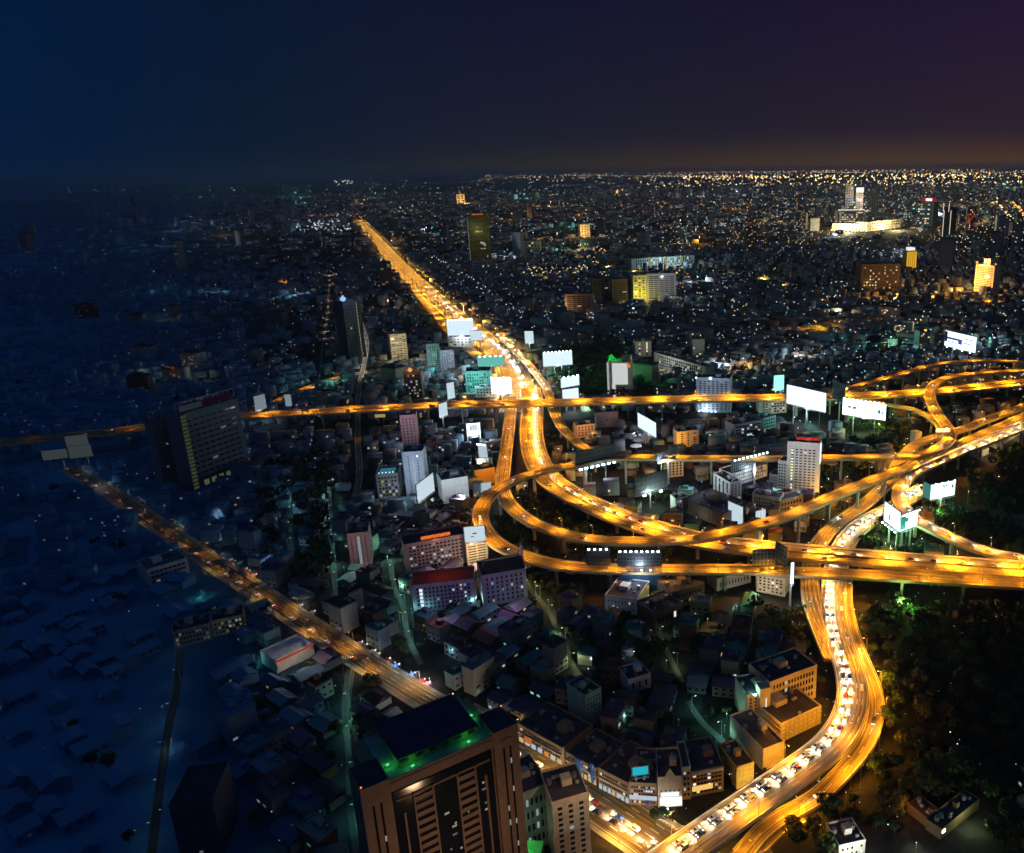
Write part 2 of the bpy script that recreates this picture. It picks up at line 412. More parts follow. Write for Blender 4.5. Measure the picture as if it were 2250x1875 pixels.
viaduct('R4', 'feeder_ramp', 'short curved ramp joining the loop from the crosstown expressway', [
    (1905, 881, 22), (1940, 887, 22), (2002, 899, 23), (2039, 915, 25), (2061, 933, 27), (2074, 952, 28)], 9, 2)

def street(key, name, pts, w, lanes, mat=M_ASPH, z=.06, kerb=True, step=5.0, marks=True):
    path = smooth([P(x, y, z) for x, y in pts], step); PATHS[key] = (path, w)
    ROADS.append((np.array([(p.x, p.y) for p in path]), w / 2, key))
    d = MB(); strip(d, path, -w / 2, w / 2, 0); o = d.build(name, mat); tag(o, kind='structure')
    if kerb:
        for sgn in (-1, 1):
            r = MB(); a, b = sorted((sgn * w / 2, sgn * (w / 2 + 2.4))); rail(r, path, a, b, -.05, .12); r.build('pavement', M_CONC, o)
    if marks:
        k = MB(); markings(k, path, w, lanes, .012, False); k.build('lane_marking', M_LINE, o)
    return o
street('S1', 'avenue', [(150, 1028), (200, 1057), (243, 1083), (286, 1111), (343, 1151), (400, 1190), (457, 1229), (500, 1258), (571, 1303), (625, 1340), (679, 1375), (750, 1422), (857, 1489), (932, 1535), (1000, 1573)], 13, 4)
street('S20', 'avenue', [(1000, 1573), (1060, 1607), (1137, 1652), (1214, 1694), (1286, 1742), (1357, 1790), (1429, 1838), (1500, 1890), (1560, 1940)], 23, 6)
street('S3', 'boulevard', [(1137, 905), (1142, 885), (1138, 852), (1124, 815), (1100, 778), (1060, 742), (1018, 708), (975, 672), (932, 632), (895, 598), (860, 562), (832, 530), (806, 503), (784, 484), (760, 474), (720, 468), (680, 466)], 46, 10, kerb=False)
street('S4', 'frontage_road', [(1062, 792), (1010, 748), (985, 725), (955, 690), (925, 655), (900, 622), (872, 596), (850, 570), (832, 545)], 16, 4, z=.075, kerb=False)
street('S2', 'side_street', [(560, 905), (600, 888), (643, 866), (711, 840), (771, 824), (840, 812), (880, 800), (925, 786)], 12, 2)
street('S5', 'cross_street', [(790, 700), (806, 750), (800, 800), (788, 857), (786, 920), (786, 971), (790, 1040), (782, 1090)], 7, 2, z=.08, kerb=False)
street('S6', 'service_road', [(1600, 1905), (1660, 1862), (1712, 1812), (1760, 1790)], 10, 2, z=.07, kerb=False)
street('S7', 'alley', [(1148, 1262), (1170, 1300), (1201, 1338), (1242, 1418), (1262, 1470), (1300, 1520)], 3.4, 1, M_LANE, .05, False, marks=False)
street('S8', 'alley', [(724, 1070), (728, 1160), (736, 1280), (735, 1330)], 3.4, 1, M_LANE, .05, False, marks=False)
street('S9', 'alley', [(636, 1070), (639, 1160), (640, 1250)], 3.4, 1, M_LANE, .05, False, marks=False)
street('S10', 'alley', [(857, 1230), (866, 1290), (885, 1330), (897, 1400), (925, 1460)], 3.4, 1, M_LANE, .05, False, marks=False)
street('S11', 'alley', [(725, 600), (720, 690), (708, 770), (700, 840)], 4, 1, M_LANE, .05, False, marks=False)
street('S12', 'alley', [(770, 1470), (760, 1560), (772, 1660), (775, 1760), (790, 1880)], 5, 1, M_LANE, .05, False, marks=False)
street('S13', 'alley', [(395, 1430), (388, 1520), (370, 1600), (350, 1740), (330, 1900)], 4, 1, M_LANE, .05, False, marks=False)
street('S14', 'distant_highway', [(560, 905 - 275), (640, 618), (700, 610), (760, 600)], 14, 2, z=.06, kerb=False, marks=False)
street('S15', 'alley', [(1440, 1290), (1432, 1340), (1452, 1400), (1470, 1440), (1500, 1500)], 3.4, 1, M_LANE, .05, False, marks=False)
street('S16', 'alley', [(1512, 1540), (1545, 1590), (1590, 1630), (1625, 1690), (1628, 1750)], 3.4, 1, M_LANE, .05, False, marks=False)
street('S17', 'distant_highway', [(1150, 556), (1260, 565), (1350, 590), (1480, 600), (1640, 605), (1760, 640)], 12, 2, z=.06, kerb=False, marks=False)
street('S18', 'distant_highway', [(1780, 668), (1850, 660), (1960, 650), (2060, 652), (2150, 660), (2300, 668)], 14, 2, z=.07, kerb=False, marks=False)

# zebra hatching at the avenue junction
zb = MB()
for k in range(11):
    a = P(1448 + k * 7, 1800 + k * 4.5, .075); b = P(1478 + k * 6, 1809 + k * 1.5, .075); c = P(1452 + k * 9, 1830 + k * 5, .075)
    for p, q in ((a, b),):
        d = (q - p).normalized(); n = Vector((-d.y, d.x, 0)) * .35
        zb.quad(p - n, q - n, q + n, p + n)
zb.build('hatched_marking', M_LINE, bpy.data.objects['avenue'])

# ------------------------------------------------------------------ things to steer clear of, landmarks
FOOT = []       # (cx, cy, radius)
LAND = []       # (x px, y px, phrase)
def free(x, y, r):
    for a, b, c in FOOT:
        if (a - x) ** 2 + (b - y) ** 2 < (c + r) ** 2: return False
    return dist_road(x, y) > r

UNIT = MB().box(-.5, .5, -.5, .5, -.5, .5).mesh('unit_window', [M_GLASS])
ACM = MB().box(0, 1.6, 0, 1.2, 0, 1.1, tx=.04, ty=.04).mesh('air_conditioner', [M_GREY])
def window(root, x, z, w, h, y=-.02, lit=None, sidewall=0, name='window', depth=.16):
    o = link(name, UNIT, root, (x, y, z), 0, (w, depth, h))
    if sidewall: o.rotation_euler = (0, 0, math.pi / 2)
    if lit:
        o.material_slots[0].link = 'OBJECT'; o.material_slots[0].material = lit
        o['label'] = 'lit window'
    return o
def building(name, label, p0, p1, ytop, depth, wall, lm=None, win=None, sidewin=None, roof=M_ROOFD, cat='building', hut=True, lit=.12, litc='white', group=None, zb=0.0, par=1.0, h=None, tank=True, bands=None):
    """front wall runs from pixel p0 to p1 along its foot; the roof edge stands at pixel row ytop above p0"""
    a, b = P(*p0, zb), P(*p1, zb)
    if h is None: h = z_at(a.x, a.y, ytop) - zb
    d = b - a; w = d.length; ang = math.atan2(d.y, d.x)
    root = empty(name, a, ang); tag(root, label, cat, group)
    xm = (p0[0] + p1[0]) / 2
    c = a + d / 2 + Vector((-math.sin(ang), math.cos(ang), 0)) * depth / 2
    if zb < 3:
        n = max(1, int(round(w / max(depth, 8))))
        for k in range(n):
            q = a + d * ((k + .5) / n) + Vector((-math.sin(ang), math.cos(ang), 0)) * depth / 2
            FOOT.append((q.x, q.y, max(w / n, depth) * .6))
    if lm: LAND.append((xm, (p0[1] + p1[1]) / 2, lm))
    MB().box(0, w, 0, depth, 0, h).build('wall', wall, root)
    r = MB(); r.box(.3, w - .3, .3, depth - .3, h - .02, h + .12); ro = r.build('roof', roof, root)
    q = MB()
    q.box(-.08, w + .08, -.08, .3, h - .3, h + par); q.box(-.08, w + .08, depth - .3, depth + .08, h - .3, h + par)
    q.box(-.08, .3, .3, depth - .3, h - .3, h + par); q.box(w - .3, w + .08, .3, depth - .3, h - .3, h + par)
    q.build('parapet', wall, root)
    if hut and w > 8:
        s = min(w, depth)
        hx = w * rng.uniform(.25, .6); MB().box(hx, hx + s * .28, depth * .4, depth * .4 + s * .3, h + .12, h + 3.1).build('stair_hut', wall, ro)
        for k in range(2):
            if tank: MB().cyl((w * (.12 + .7 * k), depth * .6), 1.1, 1.1, h + .12, h + 2.3, 10).build('water_tank', M_STEEL, ro)
        for k in range(int(min(6, w / 5))):
            link('air_conditioner', ACM, ro, (rng.uniform(1.5, w - 3), rng.uniform(1, depth - 2.5), h + .12))
    cnt = 0
    if win:
        cols, rows, ww, wh = win[:4]
        mx, mt, mb_ = (win[4] if len(win) > 4 else (.06, .06, .08))
        for i in range(cols):
            for j in range(rows):
                if cnt >= 98: break
                x = w * (mx + (1 - 2 * mx) * (i + .5) / cols); z = h * (mb_ + (1 - mt - mb_) * (j + .5) / rows)
                L = glowm(litc if rng.random() < .6 else rng.choice(['white', 'warm', 'cool']), rng.choice([.5, 1.1]), xm) if rng.random() < lit else None
                window(root, x, z, w * (1 - 2 * mx) / cols * ww, h * (1 - mt - mb_) / rows * wh, lit=L); cnt += 1
    if sidewin:
        sd, cols, rows, ww, wh = sidewin
        for i in range(cols):
            for j in range(rows):
                if cnt >= 98: break
                y = depth * (.06 + .88 * (i + .5) / cols); z = h * (.08 + .86 * (j + .5) / rows)
                L = glowm(litc, .8, xm) if rng.random() < lit else None
                window(root, w + .02 if sd == 'R' else -.02, z, depth * .88 / cols * ww, h * .86 / rows * wh, y=y, lit=L, sidewall=1); cnt += 1
    if bands:
        n, mat = bands
        q = MB()
        for j in range(n):
            z = h * (j + .8) / n; q.box(-.35, w + .35, -.35, depth + .35, z, z + .5)
        q.build('balcony_band', mat, root)
    root['w'] = w; root['h'] = h; root['d'] = depth
    for k in ('w', 'h', 'd'): del root[k]
    return root, w, h, depth
LD = {}
def lamp(kind, col, power, loc, parent=None, name='lamp_light', size=.4, x=None, spot=None, rot=None):
    q = 1.0 if x is None else max(.004, round(T(x) * 40) / 40.0)
    key = (kind, col, round(power * q, 3), size, spot)
    if key not in LD:
        l = bpy.data.lights.new(name, kind); l.color = col; l.energy = power * q
        l.shadow_soft_size = size
        if name == 'facade_light': l.specular_factor = 0  # bodiless lights put before walls to brighten them, without highlights
        if spot: l.spot_size = R(spot); l.spot_blend = .75
        LD[key] = l
    o = bpy.data.objects.new(name, LD[key]); COL.objects.link(o)
    if parent is not None: o.parent = parent
    o.location = loc
    if rot: o.rotation_euler = rot
    return o
SOD = (1.0, .39, .012)
EXEC_MORE = True

# ------------------------------------------------------------------ billboards
def billboard(label, bl, br, ytop, zb, glowc='cool', st=1.0, posts=2, post_to=0.0, back=False, lights=None, art=None, lm=None, two=False, slats=0, cat='billboard', name='billboard', postmat=None, sampled=True, spill=None):
    a, b = P(*bl, zb), P(*br, zb); d = b - a; w = d.length; ang = math.atan2(d.y, d.x)
    h = z_at(a.x, a.y, ytop) - zb; xm = (bl[0] + br[0]) / 2
    root = empty(name, (a.x, a.y, post_to), ang); tag(root, label, cat, None)
    z0 = zb - post_to
    if lm: LAND.append((xm, (bl[1] + br[1]) / 2 + 10, lm))
    if post_to < 1: FOOT.append(((a.x + b.x) / 2, (a.y + b.y) / 2, w * .35))
    t = 1.1
    bk = MB().box(0, w, .1, t, z0, z0 + h)
    bk.build('backing', M_BACK, root)
    fr = MB(); e = .35
    for yy in ((-.12, .1) if not back else (-.12, .1),):
        fr.box(-e, w + e, yy[0], yy[1], z0 + h, z0 + h + e); fr.box(-e, w + e, yy[0], yy[1], z0 - e, z0)
        fr.box(-e, 0, yy[0], yy[1], z0, z0 + h); fr.box(w, w + e, yy[0], yy[1], z0, z0 + h)
    fr.build('frame', M_DARKST if back else M_STEEL, root)
    pm = glowm(glowc, st * (1.55 if xm > 900 else 1.0), xm, sampled)
    if not back:
        q = MB(); q.box(.05, w - .05, -.06, .1, z0 + .05, z0 + h - .05); pn = q.build('panel', pm, root)
        if art:
            for (u0, u1, v0, v1, mat) in art:
                q = MB(); q.box(w * u0, w * u1, -.1, -.06, z0 + h * v0, z0 + h * v1); q.build('printed_mark', mat, pn)
    else:
        n = slats or max(4, int(w / 2.2))
        q = MB()
        for k in range(n + 1):
            x = w * k / n; q.box(x - .14, x + .14, -.3, .1, z0, z0 + h)
        for k in range(4):
            z = z0 + h * (k + .5) / 4; q.box(0, w, -.5, -.3, z - .12, z + .12)
        q.build('truss', M_STEEL, root)
    if two or back:
        q = MB(); q.box(.05, w - .05, t, t + .06, z0 + .05, z0 + h - .05); q.build('panel', glowm(glowc, st * .7, xm, sampled), root)
    for k in range(posts):
        x = w * ((k + .5) / posts); q = MB()
        rr = .75 if posts <= 2 else .5
        if posts > 6: rr = .16
        q.cyl((x, t + rr + .06), rr, rr, 0, z0 + h * .7, 10); q.build('post', postmat or M_STEEL, root)
    q = MB(); q.box(0, w, -1.4, -.6, z0 - .75, z0 - .62); q.build('catwalk', M_STEEL, root)
    if lights:
        where, n, s2 = lights
        gm = glowm('cool', 14, xm)
        for k in range(n):
            x = w * (k + .5) / n; z = z0 + h + 1.0 if where == 'top' else z0 - .9
            fl = MB(); fl.beam((x, 0, z0 + h if where == 'top' else z0 - .6), (x, -2.2, z), .12); f0 = fl.build('floodlight', M_STEEL, root)
            q = MB(); q.box(x - .55 * s2, x + .55 * s2, -2.7, -2.0, z - .3 * s2, z + .3 * s2); q.build('lamp_head', gm, f0)
    if spill:
        col, pw = spill
        lamp('POINT', col, pw * .4, (w / 2, -6, z0 - 2), root, 'spill_light', 1.5, x=xm)
    return root, w, h, z0
INKB = basic('blue ink', (.02, .05, .35), .7, 0); INKD = basic('grey ink', (.12, .14, .16), .7, 0); INKT = basic('teal ink', (.02, .3, .3), .7, 0)
COOL = (.75, .9, 1)
billboard('tall glowing white billboard on three grey posts over the low roofs', (1728, 886), (1814, 907), 845, 24, st=.95, posts=3, lm='the white three-post billboard', spill=(COOL, 60000))
billboard('dark back panel standing obliquely behind the three-post white billboard', (1733, 868), (1786, 884), 828, 26, back=True, posts=2, st=.5)
billboard('narrow dark oblique billboard seen from behind between two glowing ones', (1829, 873), (1855, 887), 833, 26, back=True, posts=1, st=.5)
billboard('dazzling wide white billboard with faint dark marks and lamps on top', (1851, 910), (1945, 924), 876, 22, st=2.2, posts=2, lights=('top', 10, 1.5), lm='the dazzling wide billboard',
          art=[(.12, .2, .45, .6, INKD), (.24, .32, .42, .6, INKD), (.82, .88, .35, .6, INKD), (.9, .94, .3, .55, INKD)], spill=((.6, 1, .8), 90000))
billboard('blue and white striped billboard at the far right above the rising ramp', (2075, 759), (2143, 776), 726, 22, st=1.1, posts=2, lights=('bottom', 4, 1.4), lm='the striped blue billboard',
          art=[(.06, .45, .5, .62, INKB), (.44, .56, .3, .62, INKB), (0, .08, .3, .95, INKB), (.62, .9, .7, .74, INKD), (.62, .9, .42, .46, INKD), (.12, .4, .3, .34, INKD)], spill=(COOL, 50000))
r4, w4, h4, z4 = billboard('white billboard with small black marks on a brown single post', (2043, 1099), (2097, 1088), 1066, 14.5, st=1.0, posts=1, postmat=M_BROWN, lights=('top', 4, 1.0), lm='the single-post white billboard',
          art=[(.48, .52, .72, .82, INKD), (.54, .58, .68, .78, INKD), (.6, .64, .72, .84, INKD), (.7, .72, .45, .5, INKD), (.86, .92, .55, .75, INKT)], spill=((.4, 1, .75), 30000))
q = MB(); q.box(-.2, 0, .1, 9, z4, z4 + h4); q.build('side_panel', glowm('teal', .22, 2040, True), r4)
# wedge billboard: two faces meeting in front
billboard('left face of the teal wedge billboard among the bushes', (1942, 1143), (1976, 1169), 1102, 17, st=1.25, posts=2, lights=('bottom', 5, 1.1), lm='the wedge billboard', art=[(.3, .4, .2, .5, INKT), (.6, .66, .3, .4, INKD)], spill=((.4, 1, .6), 45000))
billboard('right face of the teal wedge billboard with a dark green figure', (1977, 1169), (2015, 1155), 1134, 17, st=1.2, posts=2, lights=('top', 6, 1.1), art=[(.02, .3, .1, .9, INKT), (.3, .45, .5, .75, INKT)], spill=((.35, 1, .6), 30000))
billboard('glowing diamond-tilted white billboard near the round white canopies', (1402, 938), (1442, 962), 907, 22, st=1.0, posts=2, lm='the diamond white billboard', spill=(COOL, 30000), postmat=M_BLUEROOF)
billboard('dark blue-grey billboard back with bright lamps along its foot', (1267, 1030), (1353, 1011), 994, 22, back=True, posts=2, lights=('bottom', 7, 2.4), lm='the blue-grey billboard back', spill=(COOL, 45000))
billboard('small dark billboard back above a bright white lamp shelf', (1443, 1014), (1468, 1006), 997, 26, back=True, posts=1, lights=('bottom', 5, 2.6), spill=(COOL, 25000))
billboard('ribbed grey billboard back with two starry lamps on one post', (1395, 1090), (1466, 1071), 1050, 16, back=True, posts=1, slats=26, lights=('bottom', 2, 2.4), lm='the ribbed billboard back', spill=((.7, 1, .85), 40000))
billboard('navy billboard back with a row of white lamps along the top', (1607, 1038), (1686, 1018), 1014, 17, back=True, posts=4, lights=('top', 9, 1.4), lm='the navy rooftop billboard', post_to=9.0, spill=(COOL, 25000))
billboard('blank white wall billboard beside the white slab building', (1600, 1143), (1632, 1158), 1101, 2, st=.55, posts=2, spill=(COOL, 9000))
billboard('smaller blank white billboard by the pale low block', (1660, 1148), (1682, 1143), 1124, 3, st=.5, posts=1)
billboard('small square louvred navy billboard back with four top lamps', (1290, 1241), (1341, 1241), 1207, 19, back=True, posts=10, slats=16, lights=('top', 4, 1.3), lm='the square louvred billboard')
rb, wb, hb, zb_ = billboard('large louvred blue billboard back on a lattice of thin poles', (1358, 1243), (1453, 1243), 1212, 22, back=True, posts=20, slats=30, lights=('top', 8, 1.3), lm='the lattice-pole billboard', spill=((.7, .85, 1), 22000))
q = MB()
for k in range(22): q.box(wb * k / 21 - .1, wb * k / 21 + .1, -.4, -.2, 1, zb_)
q.box(0, wb, -.2, -.05, 3, 14); q.build('lower_slats', basic('blue slats', (.04, .1, .2), .6, .3, 1), rb)
q = MB()
for k in range(2): q.octa((wb * (.55 + .2 * k), -3, zb_ - 2), .7)
q.build('floodlight', glowm('cool', 16, 1400), rb)
billboard('white rooftop billboard with lamp-lined top left of the green-lit tower', (1194, 806), (1258, 801), 776, 17, st=1.0, posts=4, lights=('top', 8, 1.6), lm='the white rooftop billboard', post_to=0, spill=((.5, .95, .8), 60000))
billboard('upper panel of the stacked white billboards beside the ramp', (1233, 853), (1273, 846), 832, 32, st=1.1, posts=2, lights=('top', 4, 2))
billboard('lower panel of the stacked white billboards beside the ramp', (1237, 887), (1272, 882), 857, 12, st=1.1, posts=2, lm='the stacked white billboards', spill=(COOL, 80000))
billboard('overexposed round white billboard on the teal office block', (1080, 866), (1126, 866), 832, 20, st=1.6, posts=2, lights=('top', 5, 3), lm='the overexposed white billboard', spill=(COOL, 90000))
billboard('biggest white billboard where the boulevard narrows', (984, 738), (1042, 736), 705, 20, st=1.3, posts=3, lights=('top', 7, 3), lm='the boulevard billboard', spill=(COOL, 120000))
billboard('lower white billboard at the right foot of the boulevard billboard', (1034, 748), (1060, 748), 727, 12, st=1.1, posts=2)
billboard('teal billboard panel above the teal office block', (1050, 806), (1108, 804), 785, 30, glowc='teal', st=.6, posts=3, post_to=20, lights=('top', 5, 2), spill=((.4, 1, .9), 30000))
billboard('upright white billboard alone by the dark trees right of the boulevard', (1154, 755), (1173, 755), 728, 14, st=.95, posts=1, lm='the lone upright billboard', spill=((.4, .9, .7), 30000))
billboard('white rhombus billboard facing the pale tower', (919, 1106), (955, 1078), 1066, 14, st=1.0, posts=1, lm='the rhombus billboard', postmat=M_BROWN, spill=(COOL, 40000))
billboard('pale blue upright billboard beside the crosstown expressway', (562, 903), (586, 897), 872, 20, st=1.2, posts=1, lm='the pale blue billboard', spill=(COOL, 60000))
billboard('bluish glowing sign tower right of the pale blue billboard', (628, 893), (642, 892), 868, 16, st=.9, posts=1)
billboard('small glowing billboard below the crosstown expressway', (966, 918), (984, 912), 889, 14, st=1.0, posts=1, spill=(COOL, 30000))
billboard('thin white billboard just above the crosstown expressway', (984, 878), (1000, 874), 843, 14, st=1.0, posts=1)
billboard('white billboard on the roof of the striped block inside the loop', (1022, 1192), (1067, 1188), 1159, 25, st=1.0, posts=3, post_to=24, lm='the loop-side rooftop billboard', art=[(.4, .6, .5, .58, INKD), (.3, .45, .3, .36, INKD)], spill=(COOL, 12000))
billboard('upper pale billboard at the far left beside the expressway', (147, 985), (196, 979), 960, 14, st=1.6, posts=2)
billboard('left lower pale billboard at the far left junction', (95, 1012), (150, 1006), 992, 10, st=1.6, posts=2, lm='the far left billboards')
billboard('right lower pale billboard at the far left junction', (154, 1008), (204, 1002), 982, 10, st=1.6, posts=2)
billboard('narrow white leaning billboard above the pale stepped house', (1053, 1010), (1072, 1012), 977, 12, st=.8, posts=1, lights=('top', 4, 2), spill=(COOL, 30000))
billboard('yellow strip billboard under the crosstown expressway', (824, 918), (847, 917), 911, 7, glowc='yellow', st=.8, posts=2)
billboard('dark angled billboard back standing over the wide expressway', (1654, 1245), (1702, 1243), 1210, 17, back=True, posts=3, st=.2)
billboard('dark edge-on billboard beside the wide expressway', (1704, 1232), (1727, 1246), 1190, 18, back=True, posts=1, st=.2)
billboard('tall narrow bright sign below the wide expressway', (1737, 1283), (1743, 1282), 1237, 18, st=2.2, posts=1, spill=(COOL, 20000), lm='the tall narrow bright sign')
billboard('cyan glowing sign on the curved corner shophouse', (1389, 1706), (1425, 1701), 1687, 22, glowc='cool', st=.01, posts=2, post_to=18, lm='the cyan roof sign', sampled=False,
          art=[(.03, .97, .04, .96, em('cyan sign', (.02, .5, .62), .85, True))])
billboard('teal lattice sign panel on a cream block', (1700, 858), (1722, 856), 826, 22, glowc='teal', st=1.2, posts=2, post_to=16, spill=((.4, 1, .9), 20000))
billboard('pink and white canopy sign left of the brown louvred wall', (1058, 1079), (1080, 1076), 1062, 22, st=.7, posts=2)
bbm = billboard('white floodlit panel bridging the joined ramps at the top right', (2056, 950), (2087, 949), 942, 33, glowc='warm', st=1.2, posts=2)

# ------------------------------------------------------------------ landmark buildings
# foreground tower -----------------------------------------------------------------
def tower_main():
    zt = 96.0
    a, b = P(792, 1748, zt), P(1137, 1598, zt)
    d = b - a; w = d.length; ang = math.atan2(d.y, d.x); D = 29.0
    root = empty('office_tower', (a.x, a.y, 0), ang); tag(root, 'brown stone office tower with green-lit roof terraces, nearest to the camera', 'tower')
    c = a + d / 2 + Vector((-math.sin(ang), math.cos(ang), 0)) * D / 2
    FOOT.append((c.x, c.y, 36)); LAND.append((960, 1640, 'the green-lit brown tower'))
    cw = w * .17                                   # corner piers
    core = MB(); core.box(cw * .55, w - cw * .7, 1.6, D - .8, 0, zt - 1.0); core.build('wall', M_BROWN, root)
    for k, (x0, x1) in enumerate(((0, cw), (w - cw, w))):
        for (y0, y1) in ((0, D * .44),):
            q = MB().box(x0, x1, y0, y1, 0, zt + 1.5); p = q.build('corner_pier', M_BROWN, root)
            q = MB().box(x0 + .5, x1 - .5, y0 + .5, y1 - .5, zt + 1.48, zt + 1.7); q.build('pier_roof', M_ROOFD, p)
        xo = -.05 if k == 0 else w + .05
        for (yy, hh) in ((D * .3, 1.0), (D * .14, 1.0)):
            q = MB().box(xo - .08, xo + .08, yy - .5, yy + .5, 4, zt - 5); q.build('slot_window', M_GLASS, root)
    # slots on the front of the piers
    for x0 in (cw * .36, cw * .62, w - cw * .62, w - cw * .36):
        q = MB().box(x0 - .35, x0 + .35, -.06, .12, 3, zt - 6); s = q.build('slot_window', M_GLASS, root)
        for k in range(9):
            if rng.random() < .33:
                z = rng.uniform(20, zt - 12); g = MB().box(x0 - .25, x0 + .25, -.1, -.06, z, z + 2.2); g.build('lit_pane', em('dim tower lamp', (.8, .8, .7), .32), s)
    # emblem on the right pier
    e = MB(); xm = w - cw * .5
    for k in range(8):
        t0 = k / 8; x = xm - 2.2 + 4.4 * t0; z = zt - 3.2 + math.sin(t0 * math.pi) * .9; e.box(x, x + .5, -.12, 0, z - .14, z + .14)
    e.build('emblem', M_DARKST, root)
    # recessed glass front with louvre bays
    gx0, gx1 = cw + .02, w - cw - .02
    gl = MB().box(gx0 + .6, gx1 - .6, 1.2, 1.62, 0, zt - 5.5); gl.build('curtain_wall', M_GLASS, root)
    q = MB().box(gx0, gx1, .3, 1.6, zt - 4.0, zt - .2); q.build('head_beam', M_BROWN, root)
    q = MB().box(gx0 + 1.5, gx1 - 1.5, .9, 1.2, zt - 9.2, zt - 8.4); q.build('sill_beam', M_BROWN, root)
    n = 26; gw = gx1 - gx0
    for (f0, f1) in ((.2, .38), (.62, .8)):
        x0, x1 = gx0 + gw * f0, gx0 + gw * f1
        for xx in (x0, x1): q = MB().box(xx - .3, xx + .3, .55, 1.2, 0, zt - 8.4); q.build('mullion', M_BROWN, root)
        for k in range(n):
            z = zt - 12 - k * 3.25; q = MB().box(x0 + .3, x1 - .3, .7, 1.2, z, z + 1.75); q.build('spandrel', M_BROWN, root)
    for f in (.1, .9):
        xx = gx0 + gw * f; q = MB().box(xx - .35, xx + .35, .55, 1.2, 0, zt - 14); q.build('mullion', M_BROWN, root)
    for k in range(30):
        x = gx0 + gw * rng.choice([.13, .28, .45, .5, .55, .7, .86]) + rng.uniform(-1, 1); z = rng.uniform(20, zt - 16)
        g = MB().box(x, x + rng.choice([.7, 1.6]), 1.1, 1.22, z, z + .7)
        o = g.build('window', em('dim office light', rng.choice([(.8, .9, 1), (1, .85, .6), (.5, .8, .9)]), rng.choice([.12, .3])), root); o['label'] = 'lit window'
    # roof: sunken terraces round a raised dark slab
    MB().box(cw, w - cw, .3, D - .3, zt - 1.0, zt - .8).build('terrace', M_GREY, root)
    for (x0, x1, y0, y1) in ((cw, w - cw, .3, .7), (cw, w - cw, D - .7, D - .3)):
        MB().box(x0, x1, y0, y1, zt - .8, zt + .6).build('parapet', M_BROWN, root)
    x0, x1, y0, y1 = w * .26, w * .77, D * .2, D * .97
    MB().box(x0, x1, y0, y1, zt - .8, zt + 2.6).build('penthouse', M_BROWN, root)
    MB().box(x0 - .4, x1 + .4, y0 - .4, y1 + .2, zt + 2.6, zt + 3.0).build('penthouse_roof', basic('plum roof membrane', (.07, .045, .09), .9, .15, .2), root)
    for k in range(6):
        xx = x0 + (x1 - x0) * (k + .5) / 6; MB().box(xx - 1.1, xx + 1.1, y0 - .5, y0 + .05, zt + .8, zt + 1.8).build('louvre', M_DARKST, root)
    for (x, y) in ((w * .33, D * .11), (w * .69, D * .11), (w * .81, D * .55), (w * .21, D * .3)):
        q = MB().box(x - .5, x + .5, y - .3, y + .3, zt - .2, zt + .3); f = q.build('terrace_lamp', em('green lamp', (.1, .8, .3), 1.0), root)
        lamp('POINT', (.04, 1, .1), 170, (x, y, zt + .9), root, 'green_light', .3)
    # radio mast frame at the rear left, red obstruction lamps
    q = MB(); x0, y0 = cw * .5, D * .7
    for i in range(2):
        q.beam((x0, y0 + i * 3, zt + 1.7), (x0, y0 + i * 3, zt + 8), .3)
    for i in range(3): q.beam((x0, y0, zt + 2 + 2 * i), (x0, y0 + 3, zt + 4 + 2 * i), .2)
    q.build('steel_mast', basic('red oxide steel', (.25, .05, .05), .6, .1), root)
    for (x, y) in ((cw * .6, D - 1.2), (w - .5, D * .4), (.6, .6)):
        q = MB().octa((x, y, zt + 2.2), .35); q.build('obstruction_lamp', em('red lamp', (1, .25, .08), 2.2), root)
    # bodiless lights added in mid-air wash the brown stone
    lamp('POINT', (1, .62, .34), 15000, (w * .5, -38, 60), root, 'facade_light', 3)
    lamp('POINT', (1, .6, .3), 14000, (w + 36, 6, 50), root, 'facade_light', 3)
tower_main()

# small cream building right of the tower
r, w, h, d = building('stepped_building', 'beige building with notched top right beside the green-lit tower', (1222, 1905), (1300, 1880), 1768, 20, M_CREAM, 'the notched beige building', win=(3, 10, .4, .5), hut=True, lit=.05)
building('annexe', 'low annexe with a green canopy behind the notched beige building', (1148, 1880), (1215, 1850), 1752, 22, M_GREY, None, win=(6, 4, .5, .5), lit=.25, litc='cool')
q = MB(); 
rr = empty('green_canopy', P(1160, 1865, 12)); tag(rr, 'glowing green canopy between the tower and the notched beige building', 'canopy')
MB().box(-6, 6, -4, 4, 0, .3).build('canopy_sheet', basic('green canvas', (.05, .4, .1), .7, .1), rr); q = MB(); [q.box(x, x + .3, y, y + .3, -12, 0) for x in (-5.8, 5.5) for y in (-3.8, 3.5)]; q.build('post', M_STEEL, rr)
lamp('POINT', (.5, 1, .45), 800, (0, 0, 5), rr)

# twin dark blocks on the left
r, w, h, d = building('apartment_tower', 'broad dark twin apartment block with an olive-lit stair strip, left side', (428, 1077), (549, 1030), 914, 20, basic('slate blue wall', (.1, .15, .2), .8, .15, .3), 'the broad dark twin block', win=(8, 12, .75, .35), lit=.04, litc='cool', hut=False, roof=M_ROOFG)
q = MB()
for k in range(20): q.box(-.25, 5.0, -.5, -.15, h * (k + .15) / 20, h * (k + .8) / 20)
q.build('stair_strip', em('olive stair light', (.4, .5, .2), .08), r)
q = MB()
for k in range(12): q.box(w * k / 11 - .3, w * k / 11 + .3, 4, 4.6, h, h + 11)
q.box(0, w, 4, 4.6, h + 10, h + 10.8); q.build('crown_frame', M_GREY, r)
q = MB().box(w * .05, w * .42, 3.6, 4, h + 2, h + 7); q.build('roof_sign', em('dim grey sign', (.3, .35, .4), .06), r)
